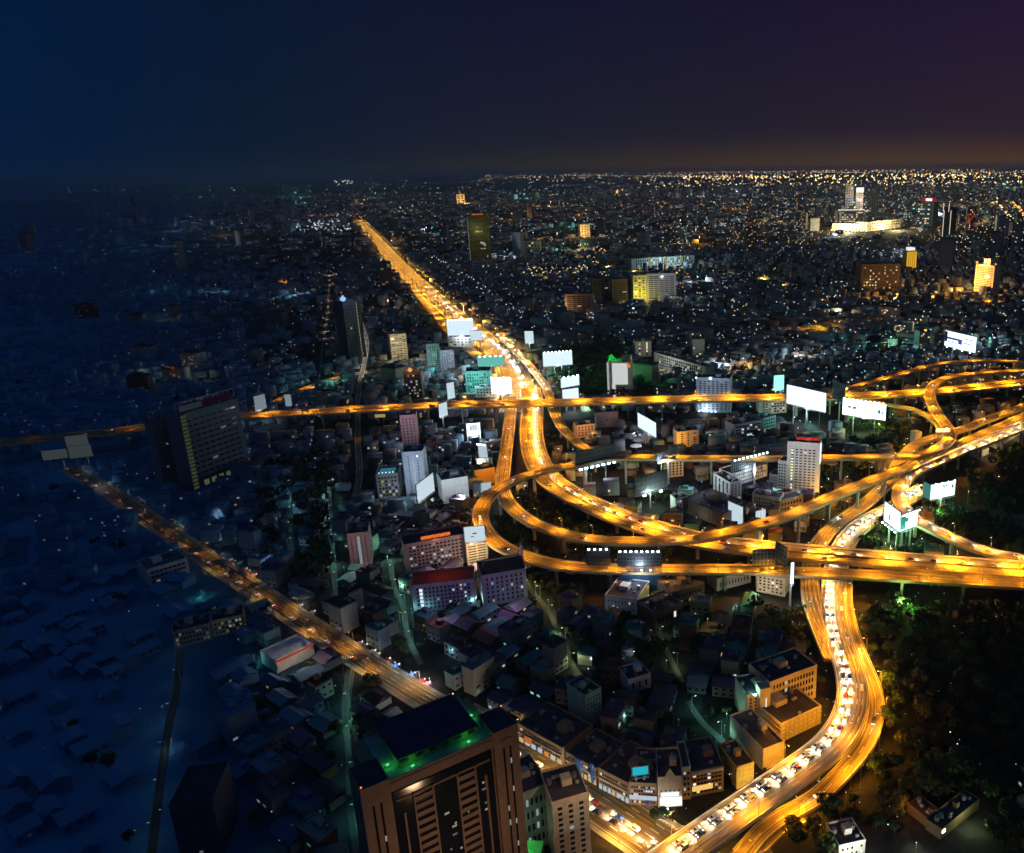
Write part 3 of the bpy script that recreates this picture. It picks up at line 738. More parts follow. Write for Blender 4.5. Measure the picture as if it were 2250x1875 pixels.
q = MB().box(w * .42, w * .95, 3.6, 4, h + 2.5, h + 7); q.build('roof_sign', em('dim magenta sign', (.2, .03, .12), .04), r)
for k in range(6): MB().box(w * (.18 + .13 * k), w * (.26 + .13 * k), -.4, -.1, 1, 6).build('lit_arch', em('dim arcade', (.5, .6, .35), .12), r)
r, w, h, d = building('apartment_tower', 'narrower dark twin apartment block behind and left of the broad one', (362, 1068), (416, 1054), 935, 22, basic('slate blue wall', (.1, .15, .2), .8, .15, .3), 'the narrow dark twin block', win=(6, 14, .6, .35), lit=.07, litc='white', hut=False)
q = MB()
for k in range(8): q.box(w * k / 7 - .3, w * k / 7 + .3, 3, 3.6, h, h + 13)
q.box(0, w, 3, 3.6, h + 12, h + 12.8); q.build('crown_frame', M_GREY, r)

BL = [
 # name, label, p0, p1, ytop, depth, wall, lm, win, kw
 ('hotel', 'tall white hotel slab with a red roof sign and a lit window column', (1727, 1083), (1797, 1089), 972, 16, M_WHITE, 'the red-signed white hotel', (6, 15, .62, .42, (.1, .1, .09)), dict(lit=.03)),
 ('hotel_wing', 'middle stepped wing on the left of the red-signed hotel', (1708, 1080), (1727, 1083), 1013, 14, M_WHITE, None, (3, 9, .6, .42), dict(hut=False, lit=.05)),
 ('hotel_wing', 'lowest stepped wing at the left end of the red-signed hotel', (1690, 1077), (1708, 1080), 1043, 14, M_WHITE, None, (3, 5, .6, .42), dict(hut=False, lit=.1)),
 ('slab_building', 'white ribbed slab building with an arched top, left of the pale low block', (1567, 1080), (1604, 1103), 1041, 12, M_WHITE, 'the arched white slab', (4, 9, .35, .8), dict(sidewin=('R', 3, 8, .5, .5), lit=.04)),
 ('low_block', 'pale four-storey block right of the blank white wall billboard', (1652, 1122), (1712, 1131), 1088, 14, M_WHITE, 'the pale four-storey block', (10, 4, .5, .5), dict(lit=.06)),
 ('low_block', 'orange-lit rear wing joined to the pale four-storey block', (1712, 1131), (1764, 1118), 1103, 12, M_CREAM, None, (7, 2, .5, .5), dict(lit=.1, hut=False)),
 ('shop_hall', 'long white bracketed hall beneath the navy rooftop billboard', (1608, 1071), (1686, 1046), 1043, 18, M_WHITE, None, (16, 3, .5, .45), dict(lit=.3, litc='cool', hut=False)),
 ('office_block', 'slim blue-grey office slab with glowing roof edge on the crosstown expressway', (1530, 905), (1604, 908), 831, 22, basic('blue grey wall', (.36, .42, .52), .8, .15, .3), 'the blue-grey slab tower', (7, 13, .5, .5), dict(lit=.1, litc='cool')),
 ('apartment_block', 'orange-lit ochre apartment block behind the joined ramps', (1489, 985), (1536, 980), 951, 16, M_CREAM, 'the ochre block', (3, 6, .3, .5), dict(lit=.04)),
 ('apartment_block', 'salmon four-storey block at the bend of the narrow ramp', (1268, 963), (1308, 958), 937, 14, basic('salmon wall', (.5, .33, .22), .8, .15, .3), 'the salmon block', (5, 4, .5, .5), dict(lit=.05)),
 ('hall', 'plain mauve hall with slanted side under the crosstown expressway', (1310, 941), (1359, 938), 909, 18, M_PINK, 'the mauve hall', (1, 1, .1, .1), dict(lit=0)),
 ('office_block', 'low grey ribbed office block left of the teal block', (1613, 967), (1674, 956), 935, 20, M_GREY, 'the grey ribbed block', (9, 4, .8, .4), dict(lit=.14, litc='cool')),
 ('office_block', 'teal painted block beside the grey ribbed office block', (1676, 953), (1704, 946), 921, 18, M_TEALW, 'the teal block', (5, 4, .6, .5), dict(lit=.15, litc='teal')),
 ('apartment_block', 'cream balcony block in front of the three-post billboard', (1672, 912), (1728, 907), 880, 18, M_CREAM, 'the cream balcony block', (8, 5, .6, .5), dict(lit=.2)),
 ('apartment_block', 'beige block tucked behind the ribbed billboard back', (1466, 1050), (1502, 1046), 1015, 14, M_CREAM, 'the tucked beige block', (4, 5, .45, .7), dict(lit=.05)),
 ('car_park', 'dark flat-roofed hall left of the arched white slab', (1500, 1125), (1588, 1160), 1098, 34, M_DKBR, None, None, dict(lit=0)),
 ('house_block', 'grey billboard-topped house below the ribbed billboard back', (1485, 1127), (1512, 1121), 1098, 10, M_WHITE, None, (4, 3, .5, .4), dict(lit=.3, litc='cool')),
 ('glass_tower', 'tall olive glass tower with small red sign on its roof', (1036, 590), (1082, 588), 475, 34, M_OLIVE, 'the olive glass tower', (10, 9, .5, .2), dict(lit=.05)),
 ('office_block', 'low plinth building at the foot of the olive glass tower', (1040, 606), (1092, 602), 575, 30, M_GREY, None, (8, 4, .5, .5), dict(lit=.15)),
 ('slim_tower', 'slim black tower with a blue-white beacon and beaded lamp column', (769, 792), (806, 784), 664, 24, basic('black glass wall', (.04, .06, .09), .3, .2, .3), 'the beacon tower', (5, 16, .4, .5), dict(lit=.03)),
 ('apartment_tower', 'small dark tower with thin stripes beside the boulevard', (840, 645), (866, 643), 577, 22, M_DKBR, 'the striped boulevard tower', (3, 14, .85, .5), dict(lit=.1, litc='warm')),
 ('apartment_tower', 'yellow-lit tower with stacked balconies left of the boulevard', (862, 794), (898, 790), 737, 20, M_CREAM, 'the yellow balcony tower', (4, 13, .8, .4), dict(lit=.3, litc='warm')),
 ('office_block', 'front half of the paired blue-grey slabs left of the teal office block', (972, 830), (1001, 828), 772, 18, M_GREY, 'the paired blue-grey slabs', (5, 12, .4, .6), dict(lit=.15, litc='cool')),
 ('office_block', 'rear half of the paired blue-grey slabs left of the teal office block', (942, 818), (970, 816), 758, 18, M_GREY, None, (5, 12, .4, .6), dict(lit=.07, litc='cool')),
 ('office_block', 'teal office block carrying a teal panel near the boulevard', (1026, 872), (1080, 870), 818, 24, M_TEALW, 'the teal office block', (9, 7, .5, .6), dict(lit=.35, litc='teal')),
 ('office_block', 'white shop block under the overexposed white billboard', (1046, 880), (1092, 880), 852, 14, M_WHITE, None, (6, 4, .5, .5), dict(lit=.3, litc='cool')),
 ('office_block', 'pale block under the boulevard billboard', (985, 762), (1040, 762), 742, 24, M_WHITE, None, (6, 3, .6, .5), dict(lit=.4, litc='warm')),
 ('apartment_block', 'brown gridded block topped by an orange lamp', (892, 880), (930, 878), 820, 18, M_DKBR, 'the orange-lamp block', (6, 8, .6, .5), dict(lit=.25)),
 ('apartment_block', 'brown grid-windowed block straddled by the crosstown expressway', (916, 926), (946, 922), 897, 14, M_BROWN, None, (5, 5, .6, .5), dict(lit=.3)),
 ('apartment_tower', 'purple-grey tower just below the crosstown expressway', (886, 985), (921, 982), 915, 20, M_PINK, 'the purple-grey tower', (4, 9, .3, .5), dict(lit=.08, litc='cool')),
 ('apartment_tower', 'pale tower with a white lamp column beside the rhombus billboard', (894, 1093), (939, 1090), 996, 20, basic('pale blue wall', (.5, .56, .68), .8, .12, .3), 'the pale lamp-column tower', (2, 16, .12, .5), dict(lit=0)),
 ('pool_hotel', 'small hotel with a lit blue rooftop pool', (832, 1098), (880, 1094), 1045, 22, M_GREY, 'the rooftop pool hotel', (6, 6, .6, .5), dict(lit=.3, litc='yellow', hut=False)),
 ('apartment_tower', 'mauve tower with a bead of white stair lamps, left of centre', (772, 1246), (818, 1240), 1176, 20, M_PINK, 'the mauve bead-lamp tower', (4, 12, .25, .5), dict(lit=.02)),
 ('white_hall', 'windowless white-walled hall right of the rhombus billboard', (975, 1108), (1032, 1098), 1058, 24, M_WHITE, 'the white windowless hall', None, dict(lit=0, roof=M_ROOFG)),
 ('white_hall', 'white-fronted block with a lit upper wall beside the left lanes', (1028, 974), (1058, 971), 933, 18, M_WHITE, 'the white-fronted block', (5, 2, .5, .3), dict(lit=.1)),
 ('stepped_house', 'pale stepped house under the narrow leaning billboard', (1050, 1040), (1084, 1036), 1010, 14, M_CREAM, None, (4, 3, .5, .4), dict(lit=.3)),
 ('louvred_hall', 'orange-brown louvred hall left of the lanes below the loop', (1045, 1068), (1090, 1060), 1036, 16, basic('ochre slats', (.42, .26, .1), .8, .2, .6), 'the ochre louvred hall', None, dict(lit=0)),
 ('grid_hotel', 'long hotel with a glowing orange-red roof sign left of the loop', (895, 1262), (1028, 1236), 1200, 18, M_PINK, 'the orange-signed hotel', (14, 7, .62, .5), dict(lit=.2, litc='cool', hut=False)),
 ('striped_block', 'cream striped block with the loop-side billboard on its roof', (1028, 1245), (1074, 1236), 1192, 16, M_CREAM, None, (2, 8, .85, .35), dict(lit=0)),
 ('grid_hotel', 'red-roofed lilac apartment building in front of the orange-signed hotel', (910, 1348), (1047, 1332), 1290, 20, M_PURP, 'the red-roofed lilac building', (14, 6, .5, .55), dict(lit=.12, litc='cool', roof=M_RED, hut=False)),
 ('grid_hotel', 'lilac building with dark pitched roof and raised corner fin', (1064, 1334), (1160, 1316), 1268, 24, M_PURP, 'the finned lilac building', (8, 6, .4, .55), dict(lit=.12, litc='cool', roof=M_DKBR)),
 ('green_tower', 'upright white glowing building with green light at its top corner', (1338, 874), (1389, 874), 797, 18, M_CREAM, 'the green-lit white tower', None, dict(lit=0, hut=False)),
 ('long_block', 'long pale slab stretched diagonally above the blue-grey slab tower', (1438, 803), (1550, 838), 775, 16, M_GREY, 'the long diagonal slab', (22, 4, .5, .6), dict(lit=.06, litc='cool')),
 ('office_block', 'striped olive block at the upper end of the long diagonal slab', (1396, 785), (1432, 783), 752, 18, M_CREAM, None, (2, 8, .2, .8), dict(lit=.5)),
 ('long_block', 'long pale ribbed slab with three amber cores in the distance', (1388, 592), (1526, 582), 571, 22, basic('aqua grey wall', (.36, .44, .44), .8, .15, .3), 'the three-core ribbed slab', (26, 3, .5, .8), dict(lit=.25, litc='cool')),
 ('office_block', 'grey layered office block in the middle distance', (1422, 662), (1486, 660), 603, 26, M_GREY, 'the grey layered block', (5, 12, .9, .5), dict(lit=.05)),
 ('office_block', 'yellow floodlit facade joined to the grey layered block', (1392, 664), (1421, 662), 607, 24, basic('yellow plaster', (.5, .48, .16), .8, .2, .3), None, (3, 10, .6, .5), dict(lit=.3, litc='yellow')),
 ('office_block', 'dark brown layered pair left of the yellow floodlit facade', (1346, 664), (1390, 662), 615, 28, M_DKBR, 'the dark brown layered pair', (4, 11, .85, .5), dict(lit=.04)),
 ('office_block', 'left half of the dark brown layered pair', (1302, 664), (1340, 662), 614, 28, M_DKBR, None, (4, 11, .85, .5), dict(lit=.04)),
 ('office_block', 'brown ended slab left of the dark layered pair', (1243, 692), (1304, 690), 648, 28, M_BROWN, 'the brown ended slab', (5, 9, .85, .5), dict(lit=.04)),
 ('office_block', 'low brown box in the distance above the amber yard', (1145, 552), (1190, 550), 531, 40, M_BROWN, None, (6, 3, .5, .5), dict(lit=.05)),
 ('distant_tower', 'amber-lit narrow tower in the left middle distance', (1276, 522), (1297, 521), 494, 30, M_CREAM, 'the narrow amber tower', (3, 6, .5, .5), dict(lit=.3, litc='warm')),
 ('distant_tower', 'orange temple-like tower near the left horizon', (1004, 450), (1022, 449), 428, 40, M_CREAM, 'the orange temple tower', (2, 4, .6, .6), dict(lit=.6, litc='orange')),
 ('distant_tower', 'orange-crowned tower with ribbed blue side at the right', (2139, 640), (2180, 645), 581, 26, M_CREAM, 'the orange-crowned tower', (6, 14, .85, .4), dict(lit=.0)),
 ('distant_tower', 'glowing golden curved tower with a white cap', (1990, 592), (2013, 591), 552, 26, basic('golden wall', (.6, .4, .08), .7, .2, .1), 'the golden tower', (4, 1, .12, .9), dict(lit=0, hut=False)),
 ('distant_tower', 'dark speckled block left of the golden tower', (1890, 642), (1975, 640), 582, 36, M_DKBR, 'the dark speckled block', (12, 8, .4, .4), dict(lit=.3, litc='warm')),
 ('distant_tower', 'dull twin tower left of the white-lit tower on the horizon', (1856, 466), (1873, 466), 408, 40, M_GREY, None, (3, 9, .5, .5), dict(lit=.1)),
 ('distant_tower', 'tower with a blazing white top near the horizon', (1879, 466), (1895, 466), 414, 40, M_GREY, 'the white-topped tower', (3, 9, .5, .5), dict(lit=.15)),
 ('distant_tower', 'brown tower at the right of the white-topped tower', (1908, 476), (1923, 476), 420, 40, M_CREAM, None, (3, 9, .5, .5), dict(lit=.1, litc='warm')),
 ('mall', 'broad cream floodlit mall below the white-topped tower', (1828, 508), (1905, 509), 492, 90, M_CREAM, 'the cream floodlit mall', (20, 3, .6, .5), dict(lit=.8, litc='yellow')),
 ('mall', 'right-hand wing of the cream floodlit mall', (1905, 509), (1980, 500), 489, 60, M_CREAM, None, (14, 3, .5, .5), dict(lit=.4, litc='yellow')),
 ('mall', 'bright upper storeys above the cream floodlit mall', (1840, 492), (1898, 491), 464, 60, M_WHITE, None, (10, 5, .7, .5), dict(lit=.7, litc='warm')),
 ('distant_tower', 'teal-lit glass block near the right horizon', (2012, 496), (2048, 498), 444, 40, basic('dark teal wall', (.04, .1, .12), .4, .2), 'the teal glass block', (6, 9, .7, .5), dict(lit=.4, litc='cool')),
 ('distant_tower', 'dark tower traced by two white neon lines', (2068, 520), (2088, 521), 456, 40, basic('near black wall', (.03, .03, .04), .5, .2), 'the neon-lined tower', None, dict(lit=0)),
 ('distant_tower', 'red-windowed tower right of the neon-lined tower', (2122, 512), (2140, 512), 456, 40, M_DKBR, 'the red-windowed tower', (4, 10, .4, .6), dict(lit=.7, litc='red')),
 ('distant_tower', 'grey tower with flat top at the far right', (2188, 508), (2199, 508), 474, 40, M_WHITE, None, (2, 6, .3, .4), dict(lit=.1)),
 ('distant_tower', 'wider grey cube building at the far right', (2215, 514), (2236, 515), 490, 50, M_WHITE, 'the far right grey cube', (3, 4, .3, .4), dict(lit=.1)),
 # bottom centre and right
 ('apartment_block', 'orange-lit L-shaped hotel with stair tower left of the curving expressway', (1640, 1592), (1690, 1582), 1532, 18, M_CREAM, 'the orange stair-tower hotel', (4, 7, .35, .6), dict(lit=.08)),
 ('apartment_block', 'long orange-lit rear wing of the stair-tower hotel', (1690, 1573), (1792, 1533), 1502, 20, M_CREAM, None, (14, 4, .5, .55), dict(lit=.08)),
 ('balcony_block', 'low block with orange balcony rails beside the curving expressway', (1715, 1632), (1802, 1590), 1594, 30, M_CREAM, 'the balcony-rail block', None, dict(bands=(4, M_PARA), lit=0)),
 ('shophouse', 'dark-roofed block with a blank orange end wall', (1676, 1695), (1722, 1676), 1650, 30, M_CREAM, 'the blank orange end wall', None, dict(lit=0)),
 ('shophouse', 'yellow-lit ragged gable wall near the bottom junction', (1618, 1735), (1656, 1722), 1690, 18, basic('yellow wall', (.6, .46, .16), .85, .25, .5), 'the yellow gable wall', None, dict(lit=0)),
 ('shophouse', 'cream ornate corner building with arched gable and white shopfront', (1446, 1775), (1500, 1772), 1712, 20, M_CREAM, 'the ornate corner building', (5, 2, .4, .35, (.06, .35, .35)), dict(lit=.0)),
 ('shophouse', 'dark glazed shop block right of the ornate corner building', (1518, 1752), (1590, 1738), 1700, 22, M_BROWN, 'the glazed shop block', (8, 5, .8, .5), dict(lit=.12, litc='warm')),
 ('shophouse', 'thin cream block left of the glazed shop block', (1500, 1758), (1518, 1756), 1690, 18, M_CREAM, None, (2, 5, .6, .5), dict(lit=.4, litc='cool', hut=False)),
 ('shophouse', 'curved corner shophouse under the cyan roof sign', (1384, 1768), (1444, 1772), 1722, 24, M_BROWN, None, (10, 5, .7, .5), dict(lit=.3, litc='cool')),
 ('shophouse', 'dark shophouse row leading up from the curved corner', (1316, 1732), (1384, 1768), 1690, 24, M_BROWN, 'the dark shophouse row', (12, 4, .7, .5), dict(lit=.1)),
 ('shophouse', 'shophouse row with a blue hoarding on the avenue', (1246, 1690), (1312, 1728), 1655, 22, M_BROWN, 'the blue-hoarding shophouses', (12, 4, .7, .5), dict(lit=.1)),
 ('shophouse', 'shophouse row nearest the tower on the far side of the avenue', (1140, 1628), (1238, 1684), 1592, 22, M_BROWN, 'the avenue shophouse row', (16, 4, .7, .5), dict(lit=.1)),
 ('patterned_block', 'teal-lit block with a pattern of small square windows', (1290, 1600), (1324, 1580), 1532, 16, M_TEALW, 'the teal patterned block', (5, 6, .35, .35), dict(lit=0)),
 ('small_house', 'small grey house with one dark opening in the dark centre', (1382, 1525), (1430, 1510), 1497, 14, M_WHITE, None, (3, 1, .3, .5), dict(lit=0)),
 ('corner_house', 'pale corner building under the wide expressway near the bright sign', (1662, 1300), (1724, 1312), 1262, 16, M_CREAM, 'the pale corner building', (6, 5, .5, .5), dict(lit=.12)),
 ('lit_hall', 'white floodlit gabled hall at the bottom right', (1842, 1890), (1900, 1876), 1862, 13, M_WHITE, 'the white gabled hall', (5, 2, .4, .4), dict(lit=.2)),
 ('warehouse', 'long dark warehouse with orange-lit eave at the bottom right', (1992, 1784), (2060, 1838), 1768, 9, M_DKBR, 'the dark warehouse', None, dict(lit=0)),
 ('warehouse', 'second warehouse wing with yellow-green lit edge', (2066, 1846), (2150, 1778), 1826, 8, M_DKBR, None, None, dict(lit=0)),
 ('platform_roof', 'long pale roofed platform at the right edge below the ramps', (2190, 985), (2260, 945), 976, 10, M_CREAM, None, None, dict(lit=0, hut=False)),
 ('platform_roof', 'short pale roofed platform left of the longer one', (2150, 1008), (2172, 998), 996, 10, M_CREAM, None, None, dict(lit=0, hut=False)),
 ('curved_hall', 'white curved auditorium roof building in the lower centre', (1330, 1342), (1400, 1352), 1310, 26, M_WHITE, 'the curved pale hall', (8, 2, .3, .3), dict(lit=.05)),
 ('long_house', 'long orange-lit gabled hall below the wide expressway', (1575, 1300), (1650, 1280), 1275, 14, M_CREAM, 'the orange gabled hall', (10, 1, .3, .4), dict(lit=.1)),
 ('brown_row', 'dark brown two-storey row in the lower centre', (1478, 1340), (1548, 1318), 1305, 20, M_DKBR, None, (10, 2, .6, .4), dict(lit=.04)),
 ('brown_hall', 'dark red-brown hall with white gable end in the lower centre', (1440, 1385), (1500, 1360), 1350, 20, M_DKBR, None, (6, 1, .5, .4), dict(lit=.04)),
 ('dim_tower', 'dim maroon tower at the bottom left edge of the frame', (400, 1895), (492, 1880), 1775, 24, basic('dim maroon wall', (.05, .06, .1), .8, .15, .3), 'the dim maroon tower', (7, 8, .7, .35), dict(lit=.04, litc='yellow', hut=False)),
 ('floodlit_shed', 'pale floodlit shed beside the bend of the avenue', (610, 1480), (692, 1440), 1455, 18, M_WHITE, 'the pale floodlit shed', None, dict(lit=0, roof=M_WHITE, hut=False)),
 ('shop_row', 'dimly lit shop row left of the avenue with an orange sign', (470, 1400), (540, 1385), 1368, 16, M_CREAM, 'the dim shop row', (8, 3, .6, .5), dict(lit=.3, litc='yellow')),
 ('shop_row', 'blue-grey shop row west of the dim shop row', (385, 1425), (468, 1405), 1392, 16, M_GREY, None, (10, 3, .6, .5), dict(lit=.15)),
 ('pale_hall', 'pale stepped hall above the avenue at the left', (330, 1290), (418, 1262), 1255, 22, M_WHITE, 'the pale stepped hall', (8, 3, .8, .4), dict(lit=.1, litc='cool', roof=M_ROOFG)),
]
BR = {}
for (nm, lab, p0, p1, yt, dep, wall, lm, win, kw) in BL:
    r, w, h, d = building(nm, lab, p0, p1, yt, dep, wall, lm, win, **kw)
    BR[lab] = (r, w, h, d, (p0[0] + p1[0]) / 2)
def got(s):
    for k, v in BR.items():
        if s in k: return v
    raise KeyError(s)
def bar(root, name, x0, x1, y0, y1, z0, z1, mat): return MB().box(x0, x1, y0, y1, z0, z1).build(name, mat, root)
def sign(root, x0, x1, y, z0, z1, mat, n):
    """letters of an unreadable far sign: a row of upright strokes"""
    q = MB(); k = 0
    for i in range(n):
        a = x0 + (x1 - x0) * (i + .12) / n; b = x0 + (x1 - x0) * (i + .88) / n
        q.box(a, a + (b - a) * .3, y, y + .3, z0, z1); q.box(b - (b - a) * .3, b, y, y + .3, z0, z1)
        zz = z0 + (z1 - z0) * (.1 if i % 3 == 0 else .45 if i % 3 == 1 else .8); q.box(a, b, y - .02, y + .28, zz, zz + (z1 - z0) * .18)
    return q.build('roof_sign', mat, root)
# red-signed white hotel
r, w, h, d, xm = got('tall white hotel')
sign(r, w * .25, w * .98, 3, h + 2.2, h + 4.6, em('red neon', (1, .06, .02), .8, True), 9)
for k in range(14):
    z = h * (.1 + .8 * k / 14)
    if rng.random() < .7: o = bar(r, 'window', w * .13, w * .19, -.22, -.05, z, z + h * .03, glowm('yellow' if k % 3 else 'cool', 1.2, xm)); o['label'] = 'lit stair window'
bar(r, 'shopfront', w * .35, w * .95, -.3, -.1, .4, 2.6, glowm('teal', .8, xm))
o = bar(r, 'side_sign', w + .15, w + .8, 1, 9, h * .62, h * .98, em('white sign', (.85, .95, 1), 1.3, True))
lamp('POINT', SOD, 30000, (w + 12, -14, 4), r, 'street_glow', 2); lamp('POINT', (.85, .9, 1), 26000, (w * .4, -34, 46), r, 'facade_light', 3)
# wings' arcade
r, w, h, d, xm = got('middle stepped wing'); bar(r, 'shopfront', 0.5, w - .5, -.3, -.1, .4, 2.6, glowm('cool', .9, xm))
r, w, h, d, xm = got('lowest stepped wing'); bar(r, 'shopfront', 0.5, w - .5, -.3, -.1, .4, 2.6, glowm('teal', .9, xm))
# arched top of the white slab
r, w, h, d, xm = got('white ribbed slab')
q = MB()
for k in range(6):
    a0, a1 = math.pi * k / 6, math.pi * (k + 1) / 6
    q.beam((w - .3, d / 2 + 4 * math.cos(a0), h + 1 + 3 * math.sin(a0)), (w - .3, d / 2 + 4 * math.cos(a1), h + 1 + 3 * math.sin(a1)), .5)
q.build('arch', M_WHITE, r)
lamp('POINT', COOL, 14000, (w * .3, -22, 22), r, 'facade_light', 2)
# blue-grey slab roof lamps
r, w, h, d, xm = got('slim blue-grey office')
for (x, s) in ((.0, 1.3), (.42, 2.2)): MB().octa((w * x, -.4, h + .4), s * .8).build('roof_lamp', glowm('cool', 8, xm), r)
[MB().octa((w * (.1 + .12 * k), -3, 2), 1.1).build('forecourt_lamp', glowm('cool', 5, xm), r) for k in range(5)]
lamp('POINT', COOL, 13000, (w * .45, -26, 48), r, 'facade_light', 2); lamp('POINT', COOL, 9000, (w * .3, -8, 5), r, 'forecourt_light', 1)
# olive tower sign, lit cluster, bright left edge
r, w, h, d, xm = got('tall olive glass')
sign(r, w * .2, w * .75, 0, h + 2, h + 6, em('far red sign', (1, .2, .03), .8), 8)
bar(r, 'edge_light', -.9, -.1, -.5, .3, h * .1, h * .97, glowm('white', .5, xm))
q = MB(); [q.box(w * rng.uniform(.5, .8), w * .5 + w * rng.uniform(.0, .33), -.35, -.2, z, z + 3) for z in [h * rng.uniform(.35, .5) for _ in range(8)]]; q.build('lit_floor', glowm('white', .6, xm), r)
lamp('POINT', (1, .85, .25), 120000, (w * .5, -90, h * .7), r, 'facade_light', 8, x=xm)
# beacon tower
r, w, h, d, xm = got('slim black tower')
MB().octa((w * .1, 2, h + 4), 6).build('beacon', em('blue beacon', (.35, .62, 1), 1.0), r)
lamp('POINT', (.3, .55, 1), 16000, (w * .1, -6, h + 10), r, 'beacon_light', 2)
[MB().octa((w * .75, -.6, h * (.02 + .96 * k / 34)), .8).build('bead_lamp', glowm('warm', 1.4, xm), r) for k in range(34)]
# orange lamp block
r, w, h, d, xm = got('brown gridded block'); MB().octa((w * .4, 3, h + 3), 3.6).build('roof_lamp', em('orange beacon', (1, .45, .15), .9), r); lamp('POINT', (1, .5, .2), 20000, (w * .4, -2, h + 8), r, 'beacon_light', 1, x=xm * 1.3)
# pale tower lamp column
r, w, h, d, xm = got('pale tower with a white lamp'); [MB().box(w * .46, w * .56, -.3, -.1, h * (.06 + .85 * k / 17), h * (.06 + .85 * k / 17) + 1.6).build('stair_lamp', em('stair lamp', (.7, .8, 1), .45), r) for k in range(17)]
lamp('POINT', COOL, 42000, (w * .4, -30, h * .7), r, 'facade_light', 2, x=xm)  # added light in place of the glow from nearby billboards
r, w, h, d, xm = got('mauve tower with a bead'); [MB().box(w * .44, w * .58, -.3, -.1, h * (.06 + .85 * k / 14), h * (.06 + .85 * k / 14) + 1.8).build('stair_lamp', em('stair lamp dim', (.7, .8, .9), .3), r) for k in range(14)]
lamp('POINT', (1, .7, .6), 16000, (w * .5, -24, h * .7), r, 'facade_light', 2, x=xm)
# pool hotel
r, w, h, d, xm = got('rooftop pool'); bar(r, 'pool', w * .12, w * .85, d * .2, d * .75, h + .15, h + .5, em('pool water', (.05, .3, .42), .45)); [MB().octa((w * (.15 + .16 * k), 1, h + 1.6), .7).build('pool_lamp', glowm('cool', 3.5, 1000), r) for k in range(5)]
# white windowless hall
r, w, h, d, xm = got('windowless white-walled'); lamp('POINT', COOL, 60000, (w * .5, -30, h * .8), r, 'facade_light', 2, x=xm)
r, w, h, d, xm = got('white-fronted block'); MB().box(w * .25, w * .8, -.3, -.1, h * .75, h * .95).build('wall_lamp', glowm('cool', 1.4, xm), r); [MB().octa((w * k / 6, -2, 1.6), 1.3).build('forecourt_lamp', glowm('cool', 4, xm), r) for k in range(7)]; lamp('POINT', COOL, 60000, (w * .5, -16, h * .8), r, 'facade_light', 2, x=xm)
r, w, h, d, xm = got('orange-brown louvred'); lamp('POINT', SOD, 30000, (w * .6, -18, 14), r, 'facade_light', 2, x=xm)
# orange-signed hotel
r, w, h, d, xm = got('glowing orange-red roof sign'); sign(r, w * .28, w * .76, 1, h + 1.6, h + 4.2, em('orange neon', (1, .2, .03), 1.3, True), 14); lamp('POINT', (1, .3, .1), 900, (w * .5, -2, h + 3), r, 'sign_light', 1)
lamp('POINT', (.85, .6, .8), 4500, (w * .5, -26, h * .8), r, 'facade_light', 2)
r, w, h, d, xm = got('cream striped block'); lamp('POINT', (1, .75, .4), 14000, (w * .4, -16, h * .6), r, 'facade_light', 2)
r, w, h, d, xm = got('red-roofed lilac'); [MB().box(w * .12, w * .17, -.3, -.1, h * (.08 + .14 * k), h * (.08 + .14 * k) + 2).build('stair_lamp', glowm('cool', 1.6, 1100), r) for k in range(6)]
lamp('POINT', (.6, .45, .9), 4000, (w * .5, -30, h), r, 'facade_light', 3); lamp('POINT', (1, .3, .15), 1500, (w * .5, d * .4, h + 12), r, 'roof_glow', 2)
r, w, h, d, xm = got('raised corner fin')
q = MB(); q.quad((w - .5, d * .05, h + 1), (w - .5, d, h + 1), (w - .5, d * .55, h + 14), (w - .5, d * .5, h + 14)); q.quad((w, d * .5, h + 14), (w, d * .55, h + 14), (w, d, h + 1), (w, d * .05, h + 1))
q.quad((w - .5, d * .05, h + 1), (w - .5, d * .5, h + 14), (w, d * .5, h + 14), (w, d * .05, h + 1)); q.quad((w - .5, d * .55, h + 14), (w - .5, d, h + 1), (w, d, h + 1), (w, d * .55, h + 14)); q.build('roof_fin', M_PURP, r)
q = MB(); q.quad((w * .12, .5, h + .4), (w - 1, .5, h + .4), (w - 1, d * .5, h + 5), (w * .12, d * .5, h + 5)); q.quad((w * .12, d * .5, h + 5), (w - 1, d * .5, h + 5), (w - 1, d - .5, h + .4), (w * .12, d - .5, h + .4))
q.tri((w * .12, .5, h + .4), (w * .12, d * .5, h + 5), (w * .12, d - .5, h + .4)); q.build('pitched_roof', M_DKBR, r)
lamp('POINT', (.75, .5, .9), 4000, (w * .4, -26, h * .8), r, 'facade_light', 3); lamp('POINT', (.5, 1, .7), 3500, (-4, d * .3, 4), r, 'alley_light', .6)
# green-lit white tower
r, w, h, d, xm = got('upright white glowing')
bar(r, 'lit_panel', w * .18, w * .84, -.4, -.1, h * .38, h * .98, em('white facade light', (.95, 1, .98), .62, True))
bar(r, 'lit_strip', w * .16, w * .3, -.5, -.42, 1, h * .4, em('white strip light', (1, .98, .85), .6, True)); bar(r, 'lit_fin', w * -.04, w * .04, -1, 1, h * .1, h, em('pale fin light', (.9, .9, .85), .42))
bar(r, 'corner_sign', w * .82, w * .97, -.5, 2, h * .86, h * .95, em('orange logo', (1, .3, .05), .7)); bar(r, 'brown_crown', w * .6, w * .98, 2, d - 1, h, h + 7, M_BROWN)
MB().octa((w * .15, 4, h + 6), 4.5).build('green_beacon', em('green beacon', (.03, .8, .08), .55), r); lamp('POINT', (.03, 1, .08), 45000, (w * .2, d + 8, h + 8), r, 'green_light', 2)
for k in range(5): bar(r, 'window_band', w * .38, w * .72, -.3, -.05, h * (.05 + .06 * k), h * (.05 + .06 * k) + 1.2, M_GLASS)
